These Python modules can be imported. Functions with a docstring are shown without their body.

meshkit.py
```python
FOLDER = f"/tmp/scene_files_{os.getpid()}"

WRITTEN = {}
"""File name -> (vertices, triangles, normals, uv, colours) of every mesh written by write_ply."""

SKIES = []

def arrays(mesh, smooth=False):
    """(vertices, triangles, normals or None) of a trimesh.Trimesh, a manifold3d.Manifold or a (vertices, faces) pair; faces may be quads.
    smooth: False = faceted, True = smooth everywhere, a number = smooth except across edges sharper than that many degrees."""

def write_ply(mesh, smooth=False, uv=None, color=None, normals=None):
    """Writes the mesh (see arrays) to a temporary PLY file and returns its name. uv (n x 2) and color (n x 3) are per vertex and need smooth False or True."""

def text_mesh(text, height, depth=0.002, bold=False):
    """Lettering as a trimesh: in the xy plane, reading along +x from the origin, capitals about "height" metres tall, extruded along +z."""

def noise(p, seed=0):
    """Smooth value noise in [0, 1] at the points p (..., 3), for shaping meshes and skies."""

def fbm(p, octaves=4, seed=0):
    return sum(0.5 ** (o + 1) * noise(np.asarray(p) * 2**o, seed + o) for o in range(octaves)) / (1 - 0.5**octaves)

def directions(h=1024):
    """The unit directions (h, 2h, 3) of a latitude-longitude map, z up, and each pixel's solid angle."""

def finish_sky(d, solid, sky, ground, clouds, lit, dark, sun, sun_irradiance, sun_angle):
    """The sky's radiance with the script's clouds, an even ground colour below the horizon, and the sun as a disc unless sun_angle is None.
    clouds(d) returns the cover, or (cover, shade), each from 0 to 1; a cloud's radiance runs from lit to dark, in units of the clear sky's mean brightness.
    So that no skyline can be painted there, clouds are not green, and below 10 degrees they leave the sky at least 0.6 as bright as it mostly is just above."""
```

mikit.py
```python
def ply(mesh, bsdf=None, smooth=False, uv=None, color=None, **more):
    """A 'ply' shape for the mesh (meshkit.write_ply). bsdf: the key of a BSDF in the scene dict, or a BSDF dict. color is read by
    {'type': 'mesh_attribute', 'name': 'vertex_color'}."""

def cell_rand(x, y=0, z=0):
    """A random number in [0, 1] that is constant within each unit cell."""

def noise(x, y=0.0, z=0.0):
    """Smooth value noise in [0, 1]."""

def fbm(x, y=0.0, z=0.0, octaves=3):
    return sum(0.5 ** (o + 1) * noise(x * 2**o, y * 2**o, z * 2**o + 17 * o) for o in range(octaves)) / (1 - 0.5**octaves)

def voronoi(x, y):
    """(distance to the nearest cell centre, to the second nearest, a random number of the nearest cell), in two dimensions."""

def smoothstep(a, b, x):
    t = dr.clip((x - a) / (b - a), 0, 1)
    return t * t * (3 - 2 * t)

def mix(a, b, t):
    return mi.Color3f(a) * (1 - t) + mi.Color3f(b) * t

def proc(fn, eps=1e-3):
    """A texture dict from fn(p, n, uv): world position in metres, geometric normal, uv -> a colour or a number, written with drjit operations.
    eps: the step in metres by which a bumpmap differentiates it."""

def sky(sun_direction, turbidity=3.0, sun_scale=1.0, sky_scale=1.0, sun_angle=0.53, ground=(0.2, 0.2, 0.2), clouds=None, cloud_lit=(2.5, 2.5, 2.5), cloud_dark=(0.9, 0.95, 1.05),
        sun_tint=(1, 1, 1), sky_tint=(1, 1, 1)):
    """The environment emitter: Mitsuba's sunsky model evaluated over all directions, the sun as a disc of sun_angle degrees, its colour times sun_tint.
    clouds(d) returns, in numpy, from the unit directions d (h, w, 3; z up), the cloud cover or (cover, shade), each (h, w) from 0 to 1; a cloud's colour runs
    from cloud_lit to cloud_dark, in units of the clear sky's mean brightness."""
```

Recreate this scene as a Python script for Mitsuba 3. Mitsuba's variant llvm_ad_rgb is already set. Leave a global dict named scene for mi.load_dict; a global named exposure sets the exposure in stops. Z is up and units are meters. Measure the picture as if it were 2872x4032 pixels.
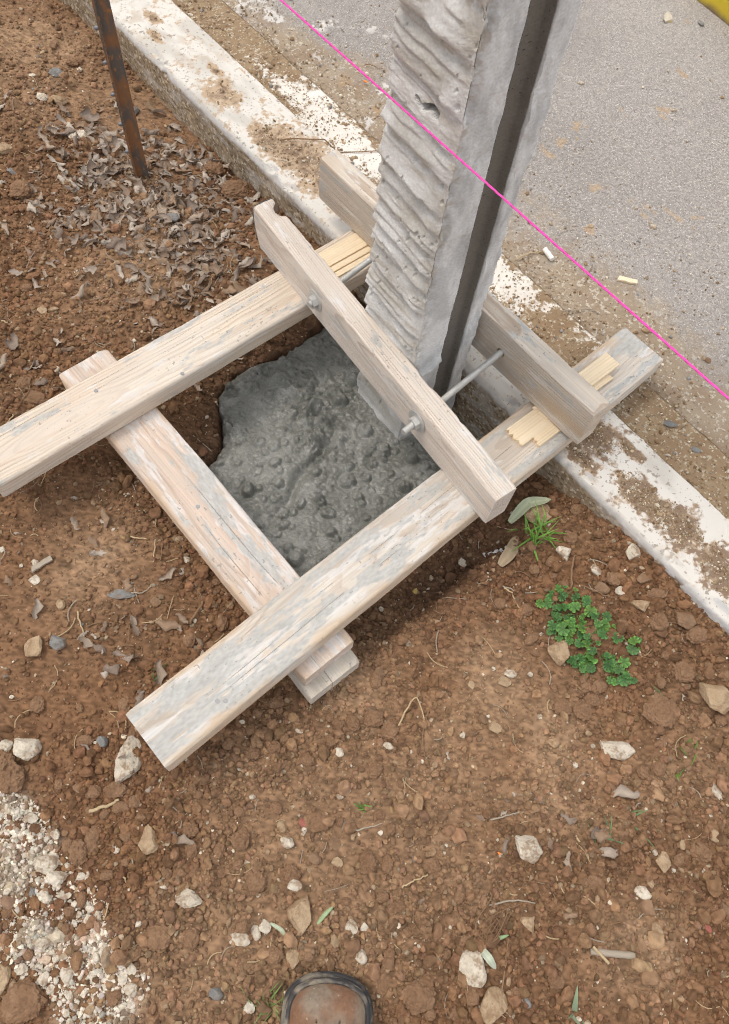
import math
import random

import drjit as dr
import manifold3d as m3
import mitsuba as mi
import numpy as np
import trimesh
from shapely.geometry import Point, Polygon
from shapely.prepared import prep

import mikit
from meshkit import fbm
from mikit import cell_rand, mix, noise, proc, smoothstep, voronoi
from mikit import fbm as tfbm

# ---------------------------------------------------------------- camera, sky, exposure
T = mi.ScalarTransform4f
scene, labels = {}, {}
CAM = np.array([0, 0, 1.145])
LOOK, DOWN = np.array([-.28992, .31610, -.90334]), np.array([.71625, -.55437, -.42386])
scene["camera"] = dict(type="perspective", fov=2 * math.degrees(math.atan(2016 / 3070.9)), fov_axis="y", near_clip=0.02, far_clip=300.0,
                       to_world=T().look_at(origin=CAM.tolist(), target=(CAM + LOOK).tolist(), up=(-DOWN).tolist()))
scene["sky"] = mikit.sky((-.34, -.26, .90), turbidity=5, sun_scale=0.33, sun_angle=20, clouds=lambda d: (np.ones(d.shape[:2]), .92 * (1 - d[..., 2])),   # overcast: brightest overhead
                         cloud_lit=(2.75, 2.75, 2.78), cloud_dark=(.72, .74, .79), ground=(.2, .16, .13), sun_tint=(.94, 1.0, 1.10))
exposure = 1.95
rng = np.random.default_rng(7)
rnd = random.Random(11)


# ---------------------------------------------------------------- the lie of the land (metres; x along the kerb, y away from the dug side)
KY, KZ, KW = 0.6864, 0.0685, 0.1396          # kerb: front face, top, width
GY, GZ = 0.9426, 0.0385                      # far edge and level of the concrete gutter strip
AZ = 0.0335                                  # asphalt
HOLE = np.array([(-.716, .395), (-.70, .345), (-.61, .292), (-.585, .258), (-.50, .247), (-.376, .244), (-.31, .25), (-.282, .30), (-.278, .40),
                 (-.275, .5), (-.28, .60), (-.295, .70), (-.68, .70), (-.71, .585), (-.70, .465)]) * 1.032
HOLE[3:7, 1] -= .03


def sdf(x, y, poly):
    """Signed distance to a polygon, negative inside."""
    x, y = np.asarray(x, float), np.asarray(y, float)
    best, inside = np.full(x.shape, 9.0), np.zeros(x.shape, bool)
    for (x0, y0), (x1, y1) in zip(poly, np.roll(poly, -1, 0)):
        dx, dy = x1 - x0, y1 - y0
        t = np.clip(((x - x0) * dx + (y - y0) * dy) / (dx * dx + dy * dy), 0, 1)
        best = np.minimum(best, np.hypot(x - x0 - t * dx, y - y0 - t * dy))
        inside ^= ((y0 > y) != (y1 > y)) & (x < x0 + (y - y0) * dx / (dy if dy else 1e-9))
    return np.where(inside, -best, best)


def sst(a, b, v):
    t = np.clip((v - a) / (b - a), 0, 1)
    return t * t * (3 - 2 * t)


def N(x, y, s, seed=0, octaves=3):
    return fbm(np.stack([np.asarray(x) / s, np.asarray(y) / s, np.zeros_like(np.asarray(x, float))], -1), octaves, seed) - 0.5


def bump_at(x, y, cx, cy, rx, ry=None, ang=0.0):
    ry = ry or rx
    c, s = math.cos(ang), math.sin(ang)
    u, v = ((x - cx) * c + (y - cy) * s) / rx, (-(x - cx) * s + (y - cy) * c) / ry
    return np.exp(-(u * u + v * v))


def smooth_soil(x, y):
    """The dug earth without its crumbs."""
    z = 0.030 * N(x, y, .33, 3) + 0.016 * N(x, y, .11, 5)
    z = z * sst(0, .25, np.hypot(x + .235, y - .187))                      # level where the packing block stands
    near = sst(.42, .66, y)
    z = z - .030 * near * sst(-.85, -1.15, x)                              # low along the kerb beyond the stake
    z = z + (.046 * sst(.44, .70, y) + .008 * near) * sst(-.26, -.02, x)    # banked against the kerb on this side
    z = z - .020 * bump_at(x, y, -.72, .33, .10, .22)
    z = z - .055 * bump_at(x, y, -.215, .41, .045, .15, -.12) * sst(-.172, -.192, x + .03 * N(x, y, .05, 9))   # trench under the near long timber
    d = sdf(x, y, HOLE) + .022 * N(x, y, .06, 11)
    z = z - .032 * sst(.08, 0, d)
    return z - .15 * sst(.004, -.016, d)


def soil_z(x, y):
    d = sdf(x, y, HOLE)
    rough = .35 + .65 * sst(.3, .62, N(x, y, .2, 21) + .5)
    lump = N(x, y, .028, 31, 2)
    return smooth_soil(x, y) + rough * (.014 * lump + .016 * np.maximum(lump - .12, 0) * 2 + .007 * N(x, y, .011, 33, 2))


def wet_z(x, y):
    z = -.037 + .012 * N(x, y, .12, 41) - .09 * sst(.60, .65, y + .4 * (x + .45) * (x > -.45))
    return z

STONES = [
(-1.375, 0.478, 20.7, 14.5, 'w', 'creamy angular stone among dry leaves left of the rusty stake'),
(-1.516, 0.476, 12.2, 13.2, 'w', 'small cream stone on bare soil at the upper left'),
(-1.494, 0.501, 17.6, 15.0, 't', 'rounded tan stone beside the small cream stone at the upper left'),
(-1.419, 0.34, 14.2, 14.2, 't', 'tan angular stone at the left edge, level with the foot of the stake'),
(-1.298, 0.403, 7.5, 9.7, 'w', 'cream chip in the soil left of the leaf litter'),
(-1.352, 0.32, 10.4, 8.0, 'g', 'light grey rounded pebble at the left edge below the tan angular stone'),
(-1.58, 0.541, 16.9, 12.4, 'g', 'dark grey stone on the upper left soil, left of the stake'),
(-1.59, 0.491, 14.8, 5.2, 'w', 'long white sliver of stone near the upper left corner'),
(-1.575, 0.594, 7.7, 7.2, 'w', 'white pebble just left of the upper part of the stake'),
(-1.403, 0.62, 10.8, 14.6, 'g', 'slate grey stone just right of the stake'),
(-1.164, 0.658, 20.9, 21.2, 'c', 'large lumpy brown clod against the foot of the kerb'),
(-1.081, 0.653, 26.9, 26.3, 'c', 'largest crumbly brown clod by the kerb, above the end of the front clamp timber'),
(-1.08, 0.608, 19.0, 12.3, 'c', 'flattish brown clod between two larger clods by the kerb'),
(-1.296, 0.308, 23.2, 22.5, 'c', 'big brown clod near the left edge below the grey pebble'),
(-1.083, 0.506, 18.5, 12.0, 'g', 'dark grey broken mortar lump in the leaf litter'),
(-1.026, 0.197, 8.6, 10.8, 't', 'round tan pebble of a touching pair on the left soil'),
(-1.019, 0.214, 11.8, 4.9, 't', 'narrow tan pebble of a touching pair on the left soil'),
(-0.897, 0.152, 4.4, 6.1, 'w', 'small white pebble beside the end of the bottom cross timber'),
(-0.916, 0.533, 10.5, 7.7, 'g', 'pale flat grey stone above the far long timber'),
(-0.902, 0.095, 12.5, 11.6, 'c', 'brown clod left of the end of the bottom cross timber'),
(-0.869, 0.093, 24.5, 13.8, 'c', 'wide flat tan clod against the upper edge of the far long timber'),
(-0.491, -0.118, 15.1, 16.8, 't', 'round tan cobble on the left soil above the white gravel'),
(-0.476, -0.089, 12.2, 13.2, 'g', 'blue-grey angular stone beside the round tan cobble'),
(-0.582, -0.068, 8.6, 8.3, 'w', 'cream flat stone near the left edge, level with the near timber corner'),
(-0.607, -0.053, 6.8, 6.9, 'w', 'whitish stone above the cream flat stone near the left edge'),
(-0.482, 0.021, 21.4, 8.7, 'g', 'long flat grey-brown stone lying on the left soil'),
(-0.484, 0.037, 8.1, 8.7, 'b', 'round brown pebble touching the long flat grey-brown stone'),
(-0.443, 0.054, 8.4, 8.7, 'b', 'oval leather-brown flat stone on the left soil'),
(-0.525, -0.056, 7.6, 9.4, 't', 'tan stone with a whitish top on the left soil'),
(-0.376, -0.198, 19.0, 18.6, 'w', 'big pale porous stone near the left edge above the gravel patch'),
(-0.393, -0.22, 8.8, 15.1, 'w', 'white stone at the left edge touching the big porous stone'),
(-0.271, -0.101, 16.2, 32.6, 'w', 'large tall off-white stone by the end of the near long timber'),
(-0.319, -0.114, 9.2, 8.8, 'g', 'dark grey stone left of the large off-white stone'),
(-0.363, 0.061, 10.9, 11.2, 'c', 'round brown clod beside the near long timber, left side'),
(-0.334, -0.133, 12.8, 9.2, 'c', 'brown clod between the porous stone and the dark grey stone'),
(-0.377, -0.237, 20.8, 22.5, 'c', 'very large brown clod cut by the left edge'),
(-0.231, -0.251, 15.8, 14.3, 'w', 'big chalky lump in the upper gravel patch'),
(-0.206, -0.25, 12.9, 12.5, 'w', 'rounded chalky lump joined below the big chalky lump'),
(-0.197, -0.271, 10.6, 9.2, 'w', 'cream angular gravel piece at the middle of the gravel patch'),
(-0.184, -0.254, 10.1, 6.0, 'w', 'long whitish gravel piece right of the cream angular one'),
(-0.212, -0.281, 7.5, 6.3, 'g', 'pale grey gravel piece at the middle of the gravel patch'),
(-0.291, -0.24, 9.8, 7.3, 'w', 'cream stone at the top of the gravel patch'),
(-0.317, -0.256, 7.8, 7.7, 'w', 'white lump at the left edge, top of the gravel patch'),
(-0.156, -0.356, 11.3, 22.1, 't', 'big smooth cream cobble cut by the left edge near the bottom'),
(-0.104, -0.295, 8.8, 15.7, 'w', 'tall creamy angular stone below the gravel patch'),
(-0.058, -0.246, 6.0, 11.3, 'w', 'white upright block-shaped stone near the bottom left'),
(-0.098, -0.258, 6.7, 6.9, 'w', 'oval white stone with dark specks right of the gravel patch'),
(-0.075, -0.292, 4.7, 5.8, 'w', 'small white stone near the bottom left, below the tall creamy one'),
(-0.063, -0.282, 5.0, 7.1, 'w', 'small cream stone beside the small white one near the bottom left'),
(-0.058, -0.234, 6.1, 7.6, 'w', 'tan-white stone just right of the white block-shaped stone'),
(-0.137, -0.232, 4.6, 6.7, 'w', 'clean white pebble on the right edge of the gravel patch'),
(-0.155, -0.301, 14.1, 10.4, 'w', 'broad chalky lump in the lower gravel patch'),
(-0.216, -0.215, 13.4, 16.3, 'c', 'big dark brown clod right of the gravel patch'),
(-0.217, -0.194, 9.8, 19.0, 'c', 'long dark brown clod standing beside the big one by the gravel'),
(-0.231, -0.223, 6.4, 10.9, 'c', 'narrow brown clod at the right rim of the gravel patch'),
(-0.228, -0.141, 12.4, 8.5, 'c', 'flat brown clod below the large off-white stone'),
(-0.223, -0.124, 7.7, 9.3, 'c', 'brown clod right below the large off-white stone'),
(-0.193, -0.153, 11.2, 8.4, 'c', 'brown clod halfway down the left side, right of the long dark one'),
(-0.252, -0.135, 16.6, 11.2, 'c', 'wide brown clod partly under the large off-white stone'),
(-0.353, -0.238, 22.4, 20.5, 'c', 'huge brown clod at the left edge above the gravel patch'),
(-0.079, -0.133, 17.6, 11.8, 'w', 'chunky white stone lower left of centre with a brown crust'),
(-0.111, -0.15, 7.0, 4.5, 'w', 'narrow white pebble left of the chunky white stone'),
(-0.043, -0.114, 5.9, 3.9, 'w', 'small white chip right of the chunky white stone'),
(0.001, -0.109, 15.3, 8.1, 'w', 'long white curved stone under a small clod, lower centre left'),
(-0.008, -0.1, 6.9, 7.4, 'c', 'small clod resting on the long white curved stone'),
(-0.101, -0.111, 7.7, 8.3, 'c', 'roundish clod above the chunky white stone'),
(-0.068, -0.19, 18.1, 15.0, 'c', 'flat dusty tan clod right of the lower gravel'),
(-0.17, -0.134, 13.9, 18.3, 't', 'sandy pale crumbly lump right of the dark clods'),
(-0.188, -0.174, 4.4, 5.8, 'w', 'white triangular chip by the dark clods'),
(-0.113, -0.352, 29.6, 25.2, 'c', 'broad tan slab of soil in the bottom left corner'),
(0.03, -0.167, 9.2, 8.6, 'g', 'tan-grey rounded stone near the bottom, left of the boot'),
(0.069, -0.146, 7.3, 7.8, 'w', 'white-brown stone left of the boot'),
(-0.018, -0.016, 15.6, 13.9, 'c', 'large rounded clod with a white stone on its lower edge'),
(-0.004, -0.019, 9.8, 7.3, 'w', 'bright white stone on the edge of the large rounded clod'),
(-0.053, 0.006, 11.0, 8.9, 'w', 'off-white lumpy stone in the centre of the lower soil'),
(-0.059, 0.036, 5.6, 6.8, 'r', 'dull red pebble on the lower soil'),
(-0.073, 0.013, 7.3, 9.3, 't', 'tan stone left of the dull red pebble'),
(-0.049, 0.031, 4.5, 6.0, 'w', 'cream pebble just below the dull red pebble'),
(-0.047, 0.054, 17.1, 14.3, 'c', 'wide flat clod right of the dull red pebble'),
(-0.011, 0.054, 8.3, 10.4, 'b', 'greyish brown round stone below the wide flat clod'),
(-0.014, 0.023, 9.3, 9.6, 'b', 'brown stone left below the greyish round stone'),
(0.01, 0.042, 8.2, 6.5, 't', 'light tan flat stone below the greyish round stone'),
(0.029, -0.034, 16.0, 22.7, 't', 'large smooth oval tan cobble, pale along one side'),
(0.01, -0.078, 8.2, 8.9, 'w', 'whitish stone left of the oval tan cobble'),
(0.007, -0.089, 6.9, 10.6, 'w', 'angular white stone touching the whitish one left of the oval cobble'),
(0.082, 0.008, 8.6, 9.3, 'w', 'speckled white stone right of the oval tan cobble'),
(0.093, 0.02, 6.3, 6.5, 'w', 'smaller speckled white stone right of the larger one'),
(0.124, 0.049, 4.7, 5.4, 'w', 'tiny cream cube-like stone in the lower middle'),
(0.115, -0.002, 8.6, 11.0, 'w', 'crusty cream stone above the boot'),
(0.155, 0.001, 9.1, 18.0, 'c', 'long upright brown clod right of the boot toe'),
(0.036, 0.074, 13.4, 16.3, 'c', 'broad clod in the middle of the lower soil'),
(0.217, 0.1, 18.3, 20.5, 'w', 'large pale stone half covered with soil, lower right of centre'),
(0.196, 0.024, 23.0, 19.6, 'c', 'big angular clod studded with grit right of the boot'),
(0.238, 0.079, 10.7, 13.3, 'c', 'round clod below the half covered pale stone'),
(0.265, 0.091, 18.0, 21.6, 't', 'big tan rough stone at the bottom edge, right of the boot'),
(0.081, -0.019, 5.6, 8.2, 't', 'small pale stone between the oval cobble and the boot'),
(0.061, -0.071, 9.1, 13.0, 't', 'tan twin-lobed stone above left of the boot'),
(0.14, 0.026, 8.2, 10.7, 'c', 'squarish clod above the long upright clod'),
(0.042, -0.089, 13.3, 12.6, 'c', 'soft round clod left above the boot'),
(0.16, 0.255, 18.1, 21.0, 'w', 'large pale angular stone on the right soil'),
(0.299, 0.337, 12.0, 10.3, 'w', 'smooth white pebble on the right soil'),
(0.297, 0.425, 5.6, 6.5, 't', 'small cream round pebble near the right edge'),
(0.278, 0.387, 4.2, 4.5, 'w', 'tiny white snail-shell-like ball on the right soil'),
(0.297, 0.353, 5.2, 8.5, 't', 'grey-tan oval pebble above the smooth white pebble'),
(0.293, 0.387, 11.1, 13.1, 't', 'flat tan stone below the tiny white ball'),
(0.242, 0.282, 6.8, 9.6, 'c', 'small upright clod left of the smooth white pebble'),
(0.249, 0.293, 12.6, 12.2, 'c', 'dusty clod beside the small upright clod'),
(0.225, 0.191, 9.7, 13.7, 't', 'tan stone with a white tip behind the dry rootlets'),
(0.34, 0.318, 7.7, 11.2, 't', 'tan stone with an orange-white edge, lower right'),
(0.279, 0.513, 7.2, 11.3, 'w', 'pale stone at the right edge, middle of the soil'),
(0.315, 0.47, 11.4, 11.5, 't', 'flat tan stone at the right edge'),
(0.386, 0.405, 7.8, 10.3, 'b', 'brown stone at the right edge under the orange scrap'),
(0.289, 0.127, 6.5, 7.3, 'g', 'grey-tan stone right of the big tan rough stone'),
(0.273, 0.122, 7.4, 7.7, 'c', 'small clod above the big tan rough stone'),
(0.296, 0.172, 10.1, 11.6, 'c', 'angular clod in the lower right'),
(0.332, 0.211, 3.3, 4.2, 'w', 'tiny white chip in the lower right'),
(0.383, 0.373, 4.4, 8.0, 'r', 'pinkish brown pebble near the right edge'),
(-0.003, 0.482, 17.0, 20.0, 't', 'large pale tan stone left of the green weed'),
(-0.027, 0.404, 9.9, 7.8, 'w', 'cream stone left below the large pale tan one'),
(-0.024, 0.386, 10.6, 8.6, 't', 'tan stone under the cream stone left of the weed'),
(0.149, 0.448, 25.9, 17.2, 'w', 'wide white stone with brown crust on the right soil'),
(-0.112, 0.596, 12.5, 15.2, 'w', 'brown stone with a chalky white face below the grass tuft'),
(-0.041, 0.669, 11.9, 14.1, 'w', 'pale angular stone near the kerb on the right'),
(-0.059, 0.609, 9.1, 9.8, 'w', 'knobbly white stone between the weed and the kerb'),
(-0.033, 0.597, 11.8, 11.8, 'b', 'brown round stone above the green weed'),
(-0.009, 0.612, 11.7, 8.8, 'w', 'yellowish white stone right above the weed'),
(0.027, 0.647, 16.7, 10.9, 'c', 'long clod by the kerb on the right'),
(0.081, 0.654, 15.8, 15.8, 'b', 'smooth brown angular stone near the kerb at the right'),
(0.023, 0.619, 14.3, 11.7, 't', 'tan stone right of the weed'),
(-0.001, 0.652, 12.9, 8.4, 'b', 'reddish brown flat stone near the kerb on the right'),
(0.058, 0.429, 14.3, 13.4, 'c', 'dark clod below the weed, left of two others'),
(0.08, 0.451, 14.7, 15.9, 'c', 'dark clod below the weed, middle of three'),
(0.079, 0.471, 11.7, 10.6, 'c', 'dark clod just below the weed'),
(0.152, 0.534, 27.1, 30.3, 'c', 'very broad flat brown clod on the right soil'),
(0.186, 0.606, 22.4, 28.2, 't', 'big pale crusty stone at the right edge'),
(0.134, 0.597, 21.1, 16.3, 'c', 'wide pale clod above the very broad one'),
(0.174, 0.635, 10.5, 12.1, 'c', 'clod at the right edge above the big crusty stone'),
(0.11, 0.65, 18.3, 14.4, 'c', 'lumpy clod below the smooth brown angular stone'),
(-0.187, 0.624, 25.2, 21.6, 't', 'broad pale rock behind the grass tuft'),
(-0.212, 0.487, 7.6, 9.6, 'w', 'pale oval stone right of the near long timber'),
(-0.153, 0.372, 5.9, 7.6, 't', 'small tan stone on the smooth packed soil'),
(-0.225, 0.396, 4.2, 6.3, 'y', 'small ochre pebble below the near long timber'),
(-0.078, 0.209, 14.3, 15.0, 'c', 'dark crumbly clod in the middle soil'),
(-0.161, 0.065, 11.1, 10.8, 'c', 'round reddish clod below the packing block'),
(-0.1, 0.134, 7.2, 7.8, 'w', 'pale stone below the packing block'),
(-0.052, 0.345, 5.3, 8.1, 't', 'pinkish tan pebble on the smooth packed soil'),
(-0.062, 0.194, 8.4, 6.3, 'w', 'pale grey stone below the dark crumbly clod'),
(0.016, 0.33, 10.0, 8.8, 't', 'tan flat stone in the middle right soil'),
(-0.159, 0.107, 6.2, 4.3, 'w', 'small white oblong pebble below the packing block'),
(-0.221, 0.268, 5.1, 3.8, 'w', 'white fleck of stone right of the stacked timber ends'),
(-0.901, 1.756, 11.9, 16.0, 'p', 'white stone with a yellow painted patch on the asphalt'),
(-0.847, 1.813, 6.5, 12.8, 'g', 'grey oblong chip on the asphalt near the yellow block'),
(-0.864, 1.422, 7.2, 4.8, 'w', 'white chip on the asphalt right of the post'),
(-0.685, 1.528, 6.0, 4.7, 'w', 'small pale chip in the middle of the asphalt'),
(-0.486, 1.232, 6.0, 5.9, 'w', 'cream pebble on the asphalt above the string'),
(-0.561, 1.13, 5.0, 4.3, 't', 'tan pebble on the asphalt close to the string'),
(-0.323, 1.029, 9.3, 6.5, 't', 'tan pebble on the dirty gutter beyond the near timber'),
(-0.209, 1.07, 5.9, 5.4, 'b', 'dark brown pebble on the gutter near the right edge'),
(-0.162, 0.907, 12.6, 7.5, 'g', 'grey flake of stone on the dirt beside the kerb at the right'),
(-0.102, 0.902, 9.8, 6.0, 'g', 'second grey flake lower on the dirt beside the kerb'),
(-0.228, 0.919, 7.9, 6.2, 't', 'tan stone in the dirt just beyond the kerb')]
FEAT = dict(
 frustum=[(-2.054, 0.566), (-0.919, 2.14), (0.523, 0.309), (-0.105, -0.438)],
 stick=[(0.3, 0.229), (0.34, 0.269)],
 thin=[(0.297, 0.234), (0.323, 0.236)],
 chip1=[(-0.438, 1.076), (-0.409, 1.098)],
 stub=[(-0.571, 1.01), (-0.544, 1.004)],
 woodchip=[(-0.597, -0.063), (-0.596, -0.03)],
 twigs=[[(-0.074, 0.222), (-0.086, 0.248), (-0.09, 0.269), (-0.073, 0.264), (-0.049, 0.25)], [(-0.064, 0.272), (-0.045, 0.241), (-0.024, 0.227), (-0.001, 0.217)], [(-0.134, 0.49), (-0.113, 0.498), (-0.093, 0.522)], [(-0.131, 0.49), (-0.11, 0.49), (-0.087, 0.483)], [(-0.063, 0.564), (-0.09, 0.588), (-0.097, 0.605)], [(-0.056, 0.577), (-0.02, 0.589), (0.004, 0.615)], [(0.191, 0.314), (0.226, 0.307), (0.228, 0.307)], [(0.215, 0.445), (0.244, 0.448)], [(-0.496, 0.087), (-0.525, 0.106), (-0.566, 0.134)], [(-0.558, 0.08), (-0.539, 0.096), (-0.521, 0.116)], [(-0.494, 0.097), (-0.529, 0.124)], [(-0.474, 0.033), (-0.465, 0.045), (-0.466, 0.063)], [(-0.499, -0.044), (-0.456, -0.058)], [(-0.436, 0.005), (-0.414, -0.011)], [(-0.383, 0.075), (-0.399, 0.106), (-0.402, 0.11)], [(-0.249, -0.175), (-0.24, -0.153), (-0.238, -0.138)], [(-0.127, -0.23), (-0.141, -0.21), (-0.146, -0.188)], [(-0.137, -0.325), (-0.123, -0.316), (-0.105, -0.302)], [(-0.159, -0.184), (-0.136, -0.185)], [(-0.153, -0.178), (-0.132, -0.18)], [(-0.005, 0.086), (0.003, 0.102), (0.012, 0.12)], [(0.089, 0.089), (0.093, 0.108), (0.1, 0.127)], [(0.066, 0.064), (0.075, 0.069), (0.083, 0.09)], [(0.178, 0.165), (0.188, 0.186), (0.201, 0.201), (0.215, 0.213)], [(0.27, 0.095), (0.224, 0.157)], [(-0.807, 0.072), (-0.76, 0.054), (-0.735, 0.035), (-0.719, 0.017)], [(-0.858, 0.051), (-0.845, 0.017)], [(-1.043, 0.128), (-1.018, 0.14)], [(-1.055, 0.296), (-1.038, 0.354)], [(0.103, 0.239), (0.123, 0.281)], [(-1.06, 0.751), (-1.035, 0.793), (-0.956, 0.912)], [(-1.175, 1.066), (-1.144, 1.09)], [(-0.445, 0.927), (-0.417, 0.982), (-0.396, 0.986)], [(-0.585, 0.947), (-0.581, 0.984), (-0.57, 1.005)], [(-0.468, 1.014), (-0.489, 1.058)]],
 leafzones=[((-1.151, 0.505), 0.13, 0.09), ((-1.307, 0.475), 0.1, 0.05), ((-1.139, 0.663), 0.08, 0.04), ((-1.047, 0.518), 0.16, 0.06), ((-1.166, 0.304), 0.1, 0.06), ((-0.956, 0.124), 0.04, 0.05), ((-0.375, -0.002), 0.06, 0.05), ((-0.626, -0.031), 0.08, 0.1), ((-0.358, -0.071), 0.08, 0.05), ((0.171, 0.27), 0.05, 0.05), ((-0.937, 0.421), 0.16, 0.05)],
 grav=[(-0.348, -0.254), (-0.315, -0.232), (-0.262, -0.228), (-0.155, -0.217), (-0.107, -0.231), (-0.08, -0.252), (-0.038, -0.228), (-0.016, -0.261), (-0.058, -0.324), (-0.111, -0.323), (-0.175, -0.349)],
 spots=[(-0.872, 1.791), (-0.696, 1.509), (-0.755, 1.641), (-0.748, 1.433), (-0.774, 1.32), (-0.761, 1.253), (-0.758, 1.205), (-0.626, 1.218), (-0.453, 1.33), (-0.481, 1.291), (-0.533, 1.254), (-0.559, 1.125), (-1.245, 1.191), (-1.162, 0.999), (-1.055, 1.002)],
 weed=[[(-0.077, 0.522), (-0.072, 0.539), (-0.061, 0.551), (-0.047, 0.554), (-0.036, 0.563), (-0.024, 0.559), (-0.05, 0.531), (-0.04, 0.527), (-0.031, 0.505), (-0.019, 0.512), (-0.04, 0.503), (-0.025, 0.499), (-0.013, 0.508), (-0.019, 0.542), (-0.027, 0.547), (0.004, 0.533), (0.012, 0.533), (0.005, 0.522), (0.012, 0.513), (0.001, 0.551), (0.013, 0.559), (0.025, 0.553), (0.022, 0.522), (0.035, 0.522), (0.048, 0.523), (0.057, 0.525), (0.069, 0.528), (0.08, 0.523), (0.017, 0.489), (0.026, 0.491), (0.035, 0.504), (0.035, 0.499), (0.036, 0.568), (0.069, 0.555), (0.064, 0.566), (0.074, 0.516), (0.088, 0.527), (-0.016, 0.527)]],
 grass=[(-0.166, 0.595), (0.084, -0.126), (0.222, 0.348), (0.23, 0.388), (-0.019, 0.113), (0.233, 0.483), (-0.352, -0.003), (0.214, 0.525), (0.34, 0.164), (0.15, 0.549), (-0.816, 0.427)],
 blades=[[(0.051, -0.024), (0.048, -0.009), (0.048, 0.006)], [(0.011, -0.07), (0.026, -0.063), (0.041, -0.064)], [(0.201, 0.123), (0.209, 0.138), (0.22, 0.161)], [(0.202, 0.122), (0.22, 0.121), (0.237, 0.121)]],
 bigleaf=[(-0.208, 0.579), (-0.211, 0.615), (-0.192, 0.654)],
 curl=[(-0.162, 0.51), (-0.167, 0.539), (-0.184, 0.571)])


# ---------------------------------------------------------------- helpers
def numbered(name):
    if name not in scene and name not in labels:
        return name
    k = 1
    while f"{name}_{k:03d}" in scene or f"{name}_{k:03d}" in labels:
        k += 1
    return f"{name}_{k:03d}"


counts = {}


def fresh(name):
    """name, name_001, name_002 ... without searching."""
    k = counts.get(name, 0)
    counts[name] = k + 1
    return name if k == 0 else f"{name}_{k:03d}"


def thing(name, label, cat, shape=None, group=None, kind=None):
    key = fresh(name)
    labels[key] = {"label": label, "category": cat}
    if group:
        labels[key]["group"] = group
    if kind:
        labels[key]["kind"] = kind
    if shape is not None:
        scene[key] = shape
    return key


def part(parent, name, shape, label=None, kind=None):
    key = fresh(parent + "__" + name)
    scene[key] = shape
    if label or kind:
        labels[key] = {**({"label": label} if label else {}), **({"kind": kind} if kind else {})}
    return key


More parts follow.
